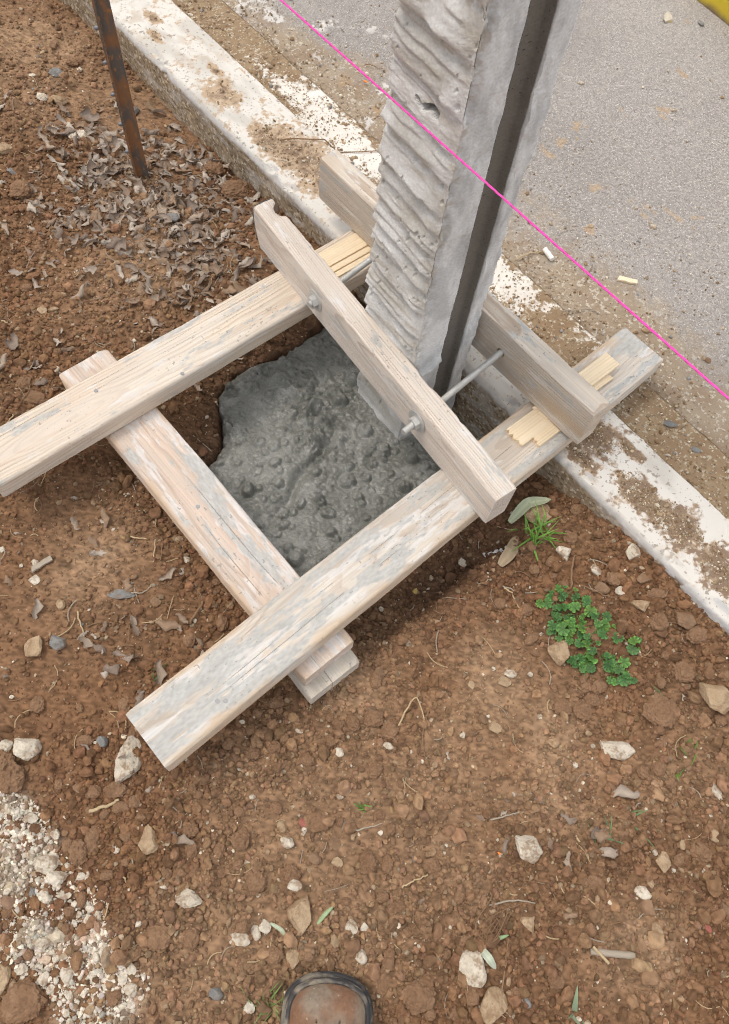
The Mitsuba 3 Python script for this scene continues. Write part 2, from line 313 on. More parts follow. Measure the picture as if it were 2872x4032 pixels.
def structure(name, shape, label):
    scene[name] = shape
    labels[name] = {"label": label, "kind": "structure"}


def grid_faces(nu, nv, wrap=False):
    i, j = np.meshgrid(np.arange(nu - (0 if wrap else 1)), np.arange(nv - 1), indexing="ij")
    k = (i + 1) % nu
    return np.stack([i * nv + j, k * nv + j, k * nv + j + 1, i * nv + j + 1], -1).reshape(-1, 4)


def sheet(xs, ys, zf):
    X, Y = np.meshgrid(xs, ys, indexing="ij")
    return np.stack([X, Y, zf(X, Y)], -1).reshape(-1, 3), grid_faces(len(xs), len(ys))


def spread(lo, hi, far, step, fine_lo=None):
    """Coordinates: fine between lo and hi, ever coarser out to +-far."""
    out = np.cumsum(np.minimum(step * 1.5 ** np.arange(1, 40), 20))
    out = out[out < far]
    return np.concatenate([lo - out[::-1], np.arange(lo, hi, step), hi + out])


def tube(points, radii, sides=6, caps=True):
    p = np.asarray(points, float)
    r = np.broadcast_to(np.asarray(radii, float), (len(p),))
    t = np.gradient(p, axis=0)
    t /= np.linalg.norm(t, axis=1, keepdims=True) + 1e-12
    ref = np.array([0, 0, 1.0]) if abs(t[0, 2]) < .9 else np.array([1.0, 0, 0])
    a = np.cross(t, ref)
    a /= np.linalg.norm(a, axis=1, keepdims=True) + 1e-12
    b, ang = np.cross(t, a), np.arange(sides) * 2 * np.pi / sides
    v = (p[:, None] + r[:, None, None] * (np.cos(ang)[None, :, None] * a[:, None] + np.sin(ang)[None, :, None] * b[:, None])).reshape(-1, 3)
    i, j = np.meshgrid(np.arange(len(p) - 1), np.arange(sides), indexing="ij")
    q = np.stack([i * sides + j, i * sides + (j + 1) % sides, (i + 1) * sides + (j + 1) % sides, (i + 1) * sides + j], -1).reshape(-1, 4)
    f = np.vstack([q[:, [0, 1, 2]], q[:, [0, 2, 3]]])
    if caps:
        n = len(v)
        v = np.vstack([v, p[0], p[-1]])
        k = np.arange(sides)
        f = np.vstack([f, np.stack([k * 0 + n, (k + 1) % sides, k], 1), np.stack([k * 0 + n + 1, n - sides + k, n - sides + (k + 1) % sides], 1)])
    return v, f


def join(parts):
    vs, fs, n = [], [], 0
    for v, f in parts:
        vs.append(v)
        fs.append(np.asarray(f) + n)
        n += len(v)
    return np.vstack(vs), np.vstack(fs)


def hull(points):
    return m3.Manifold.hull_points(np.asarray(points, float)) if hasattr(m3.Manifold, "hull_points") else m3.Manifold.hull(np.asarray(points, float))


def turn(deg_z=0, deg_x=0, deg_y=0):
    return T().rotate([0, 0, 1], deg_z).rotate([0, 1, 0], deg_y).rotate([1, 0, 0], deg_x)


def mat(key, **kw):
    scene[key] = {"type": "twosided", "bsdf": kw} if kw["type"] not in ("dielectric",) else kw
    return key


def plain(key, rgb, rough=.9, spec=.25, **kw):
    rgb = rgb if isinstance(rgb, dict) else {"type": "rgb", "value": list(rgb)}
    return mat(key, type="principled", base_color=rgb, roughness=rough, specular=spec, **kw)


def bumped(key, color, height, rough=.85, spec=.3, eps=6e-4, **kw):
    scene[key] = {"type": "twosided", "bsdf": {"type": "bumpmap", "arbitrary": proc(height, eps), "scale": 1.0,
                  "bsdf": {"type": "principled", "base_color": color, "roughness": rough, "specular": spec, **kw}}}
    return key


VC = {"type": "mesh_attribute", "name": "vertex_color"}
mat("soil_matter", type="principled", base_color=VC, roughness=.95, specular=.12)
mat("leaf_matter", type="principled", base_color=VC, roughness=.7, specular=.25)


# ---------------------------------------------------------------- soil
DUSTY = ((-.05, .37, .07), (.00, .30, .09), (.11, .37, .10), (-1.70, .56, .14), (-1.05, .345, .11), (.20, .46, .06), (-.14, .22, .08), (-.56, .02, .07), (.34, .28, .06))


def soil_tint(x, y):
    """The earth's own colour: moist chocolate brown to dry tan."""
    big = N(x, y, .34, 51) + .5
    dry = sst(.45, .75, big) * .45
    for cx, cy, r in DUSTY:
        dry = np.maximum(dry, .8 * bump_at(x, y, cx, cy, r) * (.5 + N(x, y, .05, 53)+.5))
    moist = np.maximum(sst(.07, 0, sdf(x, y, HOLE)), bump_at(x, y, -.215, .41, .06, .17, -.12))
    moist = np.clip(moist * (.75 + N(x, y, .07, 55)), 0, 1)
    c = np.array([.182, .104, .059])[None] * (1 - dry[..., None]) + np.array([.315, .208, .130])[None] * dry[..., None]
    red = sst(.5, .7, N(x, y, .16, 57) + .5)[..., None] * .3
    c = c * (1 - red) + np.array([.195, .098, .050]) * red
    chalk = (sst(.02, -.03, sdf(x, y, np.array(FEAT["grav"])) + .03 * N(x, y, .05, 643)) * sst(.38, .62, N(x, y, .05, 645) + .5))[..., None]
    c = c * (1 - .8 * chalk) + np.array([.52, .46, .375]) * .8 * chalk
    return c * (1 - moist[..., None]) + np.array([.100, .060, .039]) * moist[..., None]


xs, ys = spread(-2.15, .62, 60, .0042), None
ylo = np.cumsum(np.minimum(.0042 * 1.5 ** np.arange(1, 40), 20))
ys = np.concatenate([-.47 - ylo[ylo < 60][::-1], np.arange(-.47, .702, .0042)])
sv, sf = sheet(xs, ys, soil_z)

fine = N(sv[:, 0], sv[:, 1], .009, 61, 2)
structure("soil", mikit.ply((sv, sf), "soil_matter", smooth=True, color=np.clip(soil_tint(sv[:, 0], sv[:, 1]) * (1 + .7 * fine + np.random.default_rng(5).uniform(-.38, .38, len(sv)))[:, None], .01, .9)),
          "dug brown earth, moist and crumbly, sloping about the hole")

SG = soil_z(*np.meshgrid(xs, ys, indexing="ij")), smooth_soil(*np.meshgrid(xs, ys, indexing="ij")), sdf(*np.meshgrid(xs, ys, indexing="ij"), HOLE)


def at_grid(which, x, y):
    x, y = np.asarray(x, float), np.asarray(y, float)
    i, j = np.clip(np.searchsorted(xs, x) - 1, 0, len(xs) - 2), np.clip(np.searchsorted(ys, y) - 1, 0, len(ys) - 2)
    a, b = np.clip((x - xs[i]) / (xs[i + 1] - xs[i]), 0, 1), np.clip((y - ys[j]) / (ys[j + 1] - ys[j]), 0, 1)
    Z = SG[which]
    return (Z[i, j] * (1 - a) + Z[i + 1, j] * a) * (1 - b) + (Z[i, j + 1] * (1 - a) + Z[i + 1, j + 1] * a) * b


ICO, ICO1 = trimesh.creation.icosphere(subdivisions=0), trimesh.creation.icosphere(subdivisions=1)


def crumb_cloud(x, y, z, size, color, seed, flat=.75, ico=None, lump=0):
    """Many small angular pieces as one mesh with a colour per piece."""
    g = np.random.default_rng(seed)
    n = len(x)
    ico = ico or ICO
    m = len(ico.vertices)
    shapes = ico.vertices[None] * g.uniform(.68 + .14 * bool(lump), 1.22 - .10 * bool(lump), (24, m, 1))
    if lump:
        shapes = shapes * np.stack([1 + lump * (fbm(ico.vertices * 1.4 + 9 * k, 2, k) - .5) for k in range(24)])[..., None]
    v = shapes[g.integers(0, 24, n)]
    v = v * np.stack([g.uniform(.7, 1.3, n), g.uniform(.7, 1.3, n), g.uniform(.6, 1.0, n)], 1)[:, None]
    q = trimesh.transformations.random_quaternion
    qs = g.normal(size=(n, 4))
    qs /= np.linalg.norm(qs, axis=1, keepdims=True)
    w, a, b, c = qs.T
    R = np.stack([np.stack([1 - 2 * (b * b + c * c), 2 * (a * b - c * w), 2 * (a * c + b * w)], -1), np.stack([2 * (a * b + c * w), 1 - 2 * (a * a + c * c), 2 * (b * c - a * w)], -1),
                  np.stack([2 * (a * c - b * w), 2 * (b * c + a * w), 1 - 2 * (a * a + b * b)], -1)], 1)
    v = np.einsum("nij,nkj->nki", R, v)
    v[..., 2] *= flat
    v = v * size[:, None, None] + np.stack([x, y, z], -1)[:, None]
    f = (ico.faces[None] + (np.arange(n) * m)[:, None, None]).reshape(-1, 3)
    return (v.reshape(-1, 3), f), np.clip(np.repeat(color, m, 0) * g.uniform(.72, 1.28, (n * m, 1)), .008, .9)


def trodden(x, y):
    return np.clip(sum(bump_at(x, y, a, b, r * 1.1) for a, b, r in DUSTY), 0, 1)


def off_stones(x, y):
    ok = np.ones(len(x), bool)
    for sx_, sy_, ra, rb, kind, lab in STONES:
        if max(ra, rb) > 9:
            ok &= np.hypot(x - sx_, y - sy_) > .74e-3 * min(ra, rb) + .1e-3 * max(ra, rb)
    return ok


VIEW = Polygon(FEAT["frustum"]).buffer(.02)


VC_ = np.array(VIEW.exterior.simplify(.01).coords)[:-1]


def in_view(x, y):
    return sdf(x, y, VC_) < 0


def soil_points(n, seed):
    g = np.random.default_rng(seed)
    x, y = g.uniform(-2.1, .6, n * 3), g.uniform(-.46, .69, n * 3)
    ok = in_view(x, y) & (sdf(x, y, HOLE) > -.006)
    # keep more where the picture is nearer to the camera
    ok &= g.uniform(0, 1, n * 3) < np.clip(1.15 - .42 * np.hypot(x, y), .25, 1)
    x, y = x[ok][:n], y[ok][:n]
    return x, y, g


x, y, g = soil_points(54000, 71)
crumbly = sst(.25, .58, N(x, y, .2, 21) + .5) * (1 - .45 * trodden(x, y))
size = np.clip(.0013 * g.uniform(.02, 1, len(x)) ** (-1 / 1.9) * (.7 + .6 * crumbly), .0011, .0052)
keep = (g.uniform(0, 1, len(x)) < .5 + .5 * crumbly) & off_stones(x, y)
x, y, size, crumbly = x[keep], y[keep], size[keep], crumbly[keep]
col = soil_tint(x, y) * g.uniform(.62, 1.38, (len(x), 1)) * g.uniform(.95, 1.05, (len(x), 3))
pick = g.uniform(0, 1, len(x))
for lo, hi, rgb, k in ((0, .040, (.54, .47, .37), .60), (.040, .085, (.36, .285, .20), .8), (.085, .15, (.26, .18, .115), 1)):
    sel = (pick >= lo) & (pick < hi)
    col[sel] = np.array(rgb) * g.uniform(.65, 1.3, (sel.sum(), 1))
    size[sel] *= k
m, c = crumb_cloud(x, y, at_grid(0, x, y) + size * .38, size, np.clip(col, .01, .9), 73)
thing("soil_crumbs", "loose brown crumbs and grit covering the dug earth", "soil", mikit.ply(m, "soil_matter", color=c), kind="stuff")

x, y, g = soil_points(8600, 75)
crumbly = sst(.30, .62, N(x, y, .2, 21) + .5) * (1 - .65 * trodden(x, y))
keep = (g.uniform(0, 1, len(x)) < .12 + .88 * crumbly) & off_stones(x, y)
x, y = x[keep], y[keep]
size = np.clip(.0027 * g.uniform(.012, 1, len(x)) ** (-1 / 2.4), .0027, .0098)
col = soil_tint(x, y) * g.uniform(.72, 1.42, (len(x), 1)) * g.uniform(.96, 1.04, (len(x), 3))
m, c = crumb_cloud(x, y, at_grid(0, x, y) + size * .42, size, np.clip(col, .01, .9), 79, .85, ICO1, .75)
thing("small_clods", "small rounded lumps of brown earth lying close together on the dug soil", "soil", mikit.ply(m, "soil_matter", color=c), kind="stuff")


# ---------------------------------------------------------------- kerb, gutter, road
def blots(p, spots):
    """Soil smeared on the concrete: patches with ragged edges, world positions."""
    m = mi.Float(0)
    for cx, cy, rx, ry in spots:
        m = dr.maximum(m, 1 - dr.sqrt(dr.square((p.x - cx) / rx) + dr.square((p.y - cy) / ry)) * .8)
    return m


KSPOTS = [(-1.511, .755, .035, .014), (-1.459, .727, .03, .014), (-1.303, .770, .025, .012), (-1.232, .742, .06, .033), (-.985, .762, .15, .055), (-1.08, .735, .06, .03),
          (-.90, .77, .10, .05), (-.225, .762, .050, .038), (-.205, .715, .035, .015), (-.165, .79, .03, .014), (-.10, .742, .060, .030), (-.03, .750, .055, .036), (.075, .755, .06, .05), (.17, .77, .09, .045)]


def kerb_color(p, n, uv):
    face = smoothstep(.45, .80, -n.y)
    v1, v2, r = voronoi(p.x * 190, p.z * 190)
    stone = smoothstep(.5, .25, v1)
    agg = mix(mix((.21, .155, .10), (.45, .37, .27), r), (.60, .55, .46), smoothstep(.8, .95, r) * stone)
    agg = agg * (.72 + .5 * tfbm(p.x * 25, p.z * 25, 3))
    white_face = smoothstep(.051, .060, p.z + .010 * (tfbm(p.x * 30, p.z * 60, 0) - .5)) * .85
    white_face = dr.maximum(white_face, smoothstep(-.16, .02, p.x) * smoothstep(.45, .55, tfbm(p.x * 30, p.z * 45, 6) + .18))
    white_face = dr.maximum(white_face, .35 * smoothstep(.60, .72, tfbm(p.x * 18, p.z * 60, 8)))
    paint = mix((.66, .635, .59), (.49, .46, .415), smoothstep(.5, .75, tfbm(p.x * 9, p.y * 30, 1)) * .7)
    chips = smoothstep(.62, .72, tfbm(p.x * 150, p.y * 150, p.z * 150)) * smoothstep(.36, .58, tfbm(p.x * 9, p.y * 18, 5))
    pits = smoothstep(.80, .86, noise(p.x * 330, p.y * 330, p.z * 330))
    paint = mix(paint, (.27, .235, .19), dr.maximum(chips * .8, pits * .75))
    col = mix(agg, mix(mix((.47, .47, .475), (.66, .66, .655), tfbm(p.x * 90, p.y * 90, p.z * 90)), paint, smoothstep(.5, .97, n.z)), dr.maximum(white_face, 1 - face))
    t = blots(p, KSPOTS) + .85 * (tfbm(p.x * 34, p.y * 34, 2) - .5) + .75 * (tfbm(p.x * 150, p.y * 150, 4) - .5)
    film = smoothstep(.10, .40, t) * (1 - face)
    thin = smoothstep(.50, .80, tfbm(p.x * 6, p.y * 9, 11)) * smoothstep(.45, .62, tfbm(p.x * 90, p.y * 90, 12)) * .55 * (1 - face)
    earth = mix((.46, .335, .22), (.20, .125, .075), smoothstep(.15, .9, t + .9 * (tfbm(p.x * 110, p.y * 110, 7) - .45) + .5 * smoothstep(-.5, -.2, p.x) - .25))
    return mix(mix(col, (.40, .30, .20), thin), earth, film * .9)


bumped("kerb_matter", proc(kerb_color), lambda p, n, uv: .0022 * tfbm(p.x * 140, p.y * 140, p.z * 140) + .0012 * tfbm(p.x * 420, p.y * 420, p.z * 420), rough=.88, spec=.25)
prof = []                                                                  # (y, z) from deep on the front face over the rounded arris to the back
for z in np.arange(-.22, KZ - .016, .0042):
    prof.append((KY, z))
for a in np.linspace(0, math.pi / 2, 8):
    prof.append((KY + .015 - .015 * math.cos(a), KZ - .015 + .015 * math.sin(a)))
for yy in np.arange(KY + .02, KY + KW - .012, .0055):
    prof.append((yy, KZ))
for a in np.linspace(math.pi / 2, 0, 6):
    prof.append((KY + KW - .010 + .010 * math.cos(a), KZ - .010 + .010 * math.sin(a)))
for z in (.04, .02, -.02, -.2):
    prof.append((KY + KW, z))
prof = np.array(prof)
kx = spread(-2.4, .75, 14, .005)
PX, PY = np.meshgrid(kx, prof[:, 0], indexing="ij")
PZ = np.broadcast_to(prof[:, 1], PX.shape)
kd = np.gradient(prof, axis=0)
kn = np.stack([-kd[:, 1], kd[:, 0]], 1) / np.linalg.norm(kd, axis=1, keepdims=True)   # outward
P3 = np.stack([PX, PY, PZ], -1)
facew = np.clip(-kn[:, 0], 0, 1)[None]
amp = .0045 * (fbm(P3 / .010, 3, 81) - .5) * facew * (PZ < .05) + .003 * (fbm(P3 / .06, 3, 83) - .5) + .0015 * (fbm(P3 / .012, 2, 85) - .5)
amp = amp - .006 * np.maximum(fbm(P3 / .035, 3, 87) - .62, 0) * 8 * ((PZ > .05) & (PY < KY + .02))
KV = P3 + amp[..., None] * np.concatenate([np.zeros((len(prof), 1)), kn], 1)[None]
structure("kerb", mikit.ply((KV.reshape(-1, 3), grid_faces(len(kx), len(prof))), "kerb_matter", smooth=True),
          "white painted concrete kerb with chipped paint, smears of soil and a rough pebbly face")


def gutter_color(p, n, uv):
    sand = mix((.34, .255, .165), (.23, .15, .09), tfbm(p.x * 45, p.y * 45, 1))
    grit = mix(sand, (.50, .45, .36), smoothstep(.62, .72, tfbm(p.x * 210, p.y * 210, 3)) * .7)
    cover = tfbm(p.x * 7, p.y * 16, 5) + .42 * (tfbm(p.x * 75, p.y * 75, 6) - .5) + .25 * (tfbm(p.x * 240, p.y * 240, 9) - .5)
    near = smoothstep(.875, .835, p.y) * .16 + smoothstep(-.33, -.12, p.x) * .4 + smoothstep(-1.18, -1.42, p.x) * .4
    w = smoothstep(.56, .42, cover + near)
    return mix(grit, mix((.80, .77, .72), (.62, .58, .52), tfbm(p.x * 12, p.y * 12, 8)), w)


bumped("gutter_matter", proc(gutter_color), lambda p, n, uv: .004 * tfbm(p.x * 90, p.y * 90, 2) + .002 * tfbm(p.x * 330, p.y * 330, 4), rough=.92, spec=.2)
gx = spread(-2.4, .9, 14, .008)
gy = np.arange(KY + KW - .012, GY + .004, .006)
gz = lambda x, y: GZ + .004 * N(x, y, .05, 91) + .0035 * N(x, y, .014, 92) - .02 * (y > GY - .001) - .004 * sst(GY - .012, GY, y + .006 * N(x, y, .03, 94))
gv, gf = sheet(gx, gy, gz)
structure("gutter", mikit.ply((gv, gf), "gutter_matter", smooth=True), "concrete gutter strip with worn white paint under sand and soil")


ASPOTS = [(px, py, .016 + .007 * (k * 7 % 4), .012 + .006 * (k * 5 % 3)) for k, (px, py) in enumerate(FEAT["spots"])]


def road_color(p, n, uv):
    v1, v2, r = voronoi(p.x * 270, p.y * 270)
    s1, s2, r2 = voronoi(p.x * 380 + 7, p.y * 380)
    base = mix((.325, .30, .283), (.425, .395, .37), tfbm(p.x * 4, p.y * 4, 1))
    col = base * (.80 + .32 * r) * (1 - .28 * smoothstep(.12, .02, v2 - v1))
    col = mix(col, (.68, .65, .62), smoothstep(.88, .95, r2) * smoothstep(.45, .25, s1) * .85)
    col = mix(col, (.09, .085, .085), smoothstep(.90, .97, 1 - r2) * smoothstep(.4, .2, s1) * .8)
    edge = smoothstep(1.17, .945, p.y + .16 * (tfbm(p.x * 5, p.y * 5, 5) - .5)) + smoothstep(-.55, -.10, p.x) * smoothstep(1.38, 1.0, p.y) * .55
    d = edge * 1.0 + .75 * (tfbm(p.x * 11, p.y * 11, 6) - .55) + .45 * (tfbm(p.x * 75, p.y * 75, 7) - .5)
    sand = mix((.40, .325, .235), (.28, .19, .12), tfbm(p.x * 25, p.y * 25, 9))
    sand = mix(sand, (.58, .53, .44), smoothstep(.63, .72, tfbm(p.x * 190, p.y * 190, 10)) * .8)
    col = mix(col, sand, smoothstep(.22, .95, d) * .85)
    white = smoothstep(-.75, -.95, p.x) * smoothstep(.76, .84, tfbm(p.x * 12, p.y * 12, 14) + smoothstep(-.86, -1.05, p.x) * smoothstep(1.35, 1.0, p.y) * .16)
    col = mix(col, (.66, .64, .61), white * smoothstep(.42, .58, tfbm(p.x * 110, p.y * 110, 15)) * .85)
    rust = blots(p, ASPOTS) * .9 + 1.5 * (tfbm(p.x * 75, p.y * 75, 12) - .55)
    return mix(col, mix((.40, .25, .13), (.50, .38, .24), tfbm(p.x * 90, p.y * 90, 13)), smoothstep(.30, .85, rust) * .6)


bumped("road_matter", proc(road_color), lambda p, n, uv: .004 * (1 - voronoi(p.x * 150, p.y * 150)[0]) + .003 * tfbm(p.x * 330, p.y * 330, 4), rough=.9, spec=.3)
rx = spread(-2.4, .9, 60, .014)
ryy = np.cumsum(np.minimum(.014 * 1.5 ** np.arange(1, 40), 20))
ry = np.concatenate([np.arange(GY - .002, 2.1, .014), 2.1 + ryy[ryy < 60]])
rz = lambda x, y: AZ + .004 * N(x, y, .25, 95) * (np.abs(x) < 3) + .0025 * N(x, y, .03, 96) - .006 * sst(GY + .012, GY, y)
rv, rf = sheet(rx, ry, rz)
structure("road", mikit.ply((rv, rf), "road_matter", smooth=True), "worn grey asphalt with a little sand and rust coloured spots")

# grit lying on the kerb, the gutter and the road edge
g = np.random.default_rng(101)
n = 15000
x, y = g.uniform(-1.9, .5, n), np.where(g.uniform(0, 1, n) < .55, KY + KW + g.exponential(.09, n), g.uniform(KY + .01, 2.0, n))
spot = np.array([KSPOTS[k] for k in g.choice(len(KSPOTS), 4600, p=np.array([.1, .1, .1, .5, 2, .6, .9, 1.6, .6, .4, 2.4, 2.4, 2.4, 2.2]) / 16.3)])
x, y = np.concatenate([x, spot[:, 0] + spot[:, 2] * .52 * g.normal(size=4600)]), np.concatenate([y, spot[:, 1] + spot[:, 3] * .50 * g.normal(size=4600)])
n = len(x)
kz = np.where(y < KY + KW - .004, KZ, np.where(y < GY, GZ, AZ))
near = np.zeros(n)
for cx, cy, ax, ay in KSPOTS:
    near = np.maximum(near, bump_at(x, y, cx, cy, ax * .9, ay * .9))
pr = np.where(y < KY + KW, np.where(near > .35, .95, .02), np.where(y < 1.0, .9, np.clip(1.3 - (y - 1.0) * 3.6 + .5 * (x > -.5), .10, .8)))
ok = in_view(x, y) & (g.uniform(0, 1, n) < pr) & (y > KY + .014) & ((y < KY + KW - .008) | (y > KY + KW + .004))
x, y, kz, near = x[ok], y[ok], kz[ok], near[ok]
size = np.clip(.0011 * g.uniform(.02, 1, len(x)) ** (-1 / 2.4), .001, .0048)
t = g.uniform(0, 1, (len(x), 1))
col = np.array([.20, .125, .07]) * (1 - t) + np.array([.40, .31, .21]) * t
pick = g.uniform(0, 1, len(x))
col[pick < .16] = np.array([.62, .56, .46])
col[(pick > .93) & (y > KY + KW)] = np.array([.27, .26, .25])
col[y < KY + KW] *= .95
size[y < KY + KW] *= .8
m, c = crumb_cloud(x, y, kz + .0004 + size * .2, size, np.clip(col * g.uniform(.75, 1.2, (len(x), 1)), .01, .9), 103)
thing("road_grit", "sandy grit and crumbs scattered over the gutter and the asphalt edge", "grit", mikit.ply(m, "soil_matter", color=c), kind="stuff")


# ---------------------------------------------------------------- wet concrete in the hole
def lumps(x, y, seed, cell, rmin, rmax, dens):
    """Heights of round stones that push through the wet mix."""
    h = np.zeros_like(x)
    g = np.random.default_rng(seed)
    for cx in np.arange(-.80, -.12, cell):
        for cy in np.arange(.18, .74, cell):
            cl = .5 + N(np.array([cx]), np.array([cy]), .10, seed)[0]
            if g.uniform() > dens * (.35 + 1.3 * cl):
                g.uniform(size=6)
                continue
            px, py, r, e, a, hh = cx + g.uniform(0, cell), cy + g.uniform(0, cell), g.uniform(rmin, rmax), g.uniform(.65, 1), g.uniform(0, 3.1), g.uniform(.25, .6)
            i0, j0, m = int((px + .80 - 2.4 * r) / .0017), int((py - .18 - 2.4 * r) / .0017), int(4.8 * r / .0017) + 2
            near = (slice(max(i0, 0), max(i0 + m, 0)), slice(max(j0, 0), max(j0 + m, 0)))
            if x[near].size == 0:
                continue
            u, v = (x[near] - px) * math.cos(a) + (y[near] - py) * math.sin(a), (-(x[near] - px) * math.sin(a) + (y[near] - py) * math.cos(a)) / e
            q = np.hypot(u, v) / r
            q = q + .45 * N(x[near], y[near], r * .9, seed + 3) + .10 * N(x[near], y[near], r * .3, seed + 4)
            moat = -.09 * r * np.exp(-((q - 1.22) / .2) ** 2)
            cap = hh * r * np.clip(1.15 - q * q * 1.15, 0, .8) ** .6
            h[near] = np.where(q < 1, np.maximum(h[near], cap), h[near] + moat)
    return h


wx, wy = np.arange(-.80, -.15, .0017), np.arange(.18, .70, .0017)
WX, WY = np.meshgrid(wx, wy, indexing="ij")
calm = sst(.50, .36, N(WX, WY, .10, 127) + .5)                             # pools of smooth slurry
lump_h = 1.3 * lumps(WX, WY, 115, .0225, .0045, .0085, .60) + 1.4 * lumps(WX, WY, 117, .042, .009, .0150, .60) + 1.1 * lumps(WX, WY, 119, .014, .002, .0042, .45)
rough_h = .0060 * N(WX, WY, .016, 113) + .0050 * N(WX, WY, .006, 114, 2)
WZ = wet_z(WX, WY) + .008 * N(WX, WY, .045, 111) + lump_h * (1.35 - .7 * calm) + rough_h * (.75 - .4 * calm) + .0022 * N(WX, WY, .0036, 116, 2)
groove = np.exp(-((WX + .505 + .35 * (WY - .40) + .03 * N(WX, WY, .06, 121)) / .010) ** 2) * sst(.27, .31, WY) * sst(.50, .46, WY)     # where a shovel was dragged
WZ -= .014 * groove
heap = bump_at(WX, WY, -.60, .46, .10, .05) * .014
WZ += heap + heap * 1.2 * N(WX, WY, .016, 123) / .5
wd = sdf(WX, WY, HOLE) + .016 * N(WX, WY, .045, 125) + .006 * N(WX, WY, .012, 126)
WZ -= .16 * sst(-.004, .016, wd) + .010 * sst(-.022, -.002, wd)
wv = np.stack([WX, WY, WZ], -1).reshape(-1, 3)
wfaces = grid_faces(len(wx), len(wy))
wfaces = wfaces[(wd.reshape(-1)[wfaces] < .03).any(1)]


def wet_color(p, n, uv):
    c = mix((.150, .154, .140), (.208, .212, .197), smoothstep(.35, .7, tfbm(p.x * 14, p.y * 14, 1)))
    c = mix(c, (.27, .272, .262), smoothstep(.52, .68, tfbm(p.x * 55, p.y * 55, 2)) * .5)
    return c * (.76 + .48 * noise(p.x * 700, p.y * 700, p.z * 700))


bumped("wet_matter", proc(wet_color), lambda p, n, uv: .0014 * tfbm(p.x * 330, p.y * 330, p.z * 200), rough=.30, spec=.38, eps=4e-4)
thing("wet_concrete", "wet dark grey concrete with lumpy stones filling the hole round the post", "concrete", mikit.ply((wv, wfaces), "wet_matter", smooth=True))


# ---------------------------------------------------------------- timber
def wood_matter(key, p0, p1, seed, light, late, cement=0.0, grey=0.3, heart=(.012, -.05), cracks=(), rings=240., stain=None, smears=(), contrast=.75, edge=0):
    """Sawn softwood in the timber's own axes: l along, a across, b up."""
    p0, p1 = np.array(p0, float), np.array(p1, float)
    d = (p1 - p0) / np.linalg.norm(p1 - p0)
    s = np.cross([0, 0, 1.0], d)
    s /= np.linalg.norm(s)
    u = np.cross(d, s)

    def axes(p):
        q = [p.x - p0[0], p.y - p0[1], p.z - p0[2]]
        return [q[0] * float(e[0]) + q[1] * float(e[1]) + q[2] * float(e[2]) for e in (d, s, u)]

    def color(p, n, uv):
        l, a, b = axes(p)
        wob = noise(l * 2.3 + seed, a * 9, b * 9) - .5
        wob2 = noise(l * 7.1 + seed * 2, a * 22, b * 22) - .5
        r = dr.sqrt(dr.square(a - heart[0] + .030 * wob) + dr.square(b - heart[1] + .018 * wob2)) + .0018 * (noise(l * 26, a * 60, b * 60 + seed) - .5)
        k = r * rings
        t = k - dr.floor(k)
        ring = smoothstep(.40, .90, t) * smoothstep(1.0, .95, t) * (.3 + .7 * cell_rand(dr.floor(k), seed))
        fibre = noise(l * 16, a * 1100, b * 1100 + seed)
        bloom = tfbm(l * 3.2 + seed, a * 30, b * 30)
        c = mix(light, late, ring * contrast) * (.82 + .36 * fibre)
        if stain is not None:
            c = mix(c, stain[0], smoothstep(.50, .72, tfbm(l * 5 + seed, a * 18, b * 18)) * stain[1])
        c = mix(c, (.66, .63, .585), smoothstep(.46, .70, bloom) * .32)
        c = mix(c, (.40, .375, .345), smoothstep(.52, .30, bloom) * grey)
        if cement:
            fine = tfbm(l * 70, a * 260, b * 260) - .5
            f1 = tfbm(l * 15 + seed * 3, a * 60, b * 60) + .42 * fine
            f2 = tfbm(l * 13 + seed * 5 + 7, a * 95, b * 95) + .55 * fine
            lift = mi.Float(0)
            for l0, l1, a0, a1, gain in smears:
                lift = dr.maximum(lift, gain * smoothstep(l0, l0 + .08, l) * smoothstep(l1, l1 - .08, l) * smoothstep(a0 - .006, a0 + .006, a) * smoothstep(a1 + .006, a1 - .006, a))
            th = .70 - .24 * cement
            c = mix(c, mix((.62, .615, .605), (.72, .725, .735), fibre), smoothstep(th, th + .20, f2 + lift) * .62)
            c = mix(c, mix((.385, .39, .375), (.50, .50, .485), tfbm(l * 30, a * 160, b * 160)) * (.86 + .28 * noise(l * 200, a * 420, b * 420)), smoothstep(th, th + .14, f1 + lift) * .85)
        if edge:
            wear = smoothstep(edge - .010, edge, dr.abs(a) + .010 * (tfbm(l * 22, a * 30, b * 30 + 4) - .5)) * smoothstep(.40, .58, tfbm(l * 9 + 3, a * 14, b * 14))
            c = mix(c, mix((.62, .455, .30), (.46, .32, .19), fibre), wear * .55)
        for a0, l0, l1, wid in cracks:
            off = a - a0 + .004 * (noise(l * 11 + a0 * 100, seed) - .5)
            c = mix(c, (.09, .07, .055), smoothstep(wid, wid * .3, dr.abs(off)) * smoothstep(l0 - .02, l0 + .02, l) * smoothstep(l1 + .02, l1 - .02, l) * smoothstep(.30, .5, noise(l * 17, seed + 5)) * .62)
        specks = smoothstep(.86, .92, noise(l * 240, a * 330, b * 330 + seed))
        return mix(c, (.22, .20, .18), specks * smoothstep(.48, .66, tfbm(l * 8, a * 20, b * 20)) * .6)

    def height(p, n, uv):
        l, a, b = axes(p)
        return .0009 * noise(l * 14, a * 700, b * 700) + .0012 * tfbm(l * 30, a * 160, b * 160)

    bumped(key, proc(color), height, rough=.78, spec=.25)
    return key


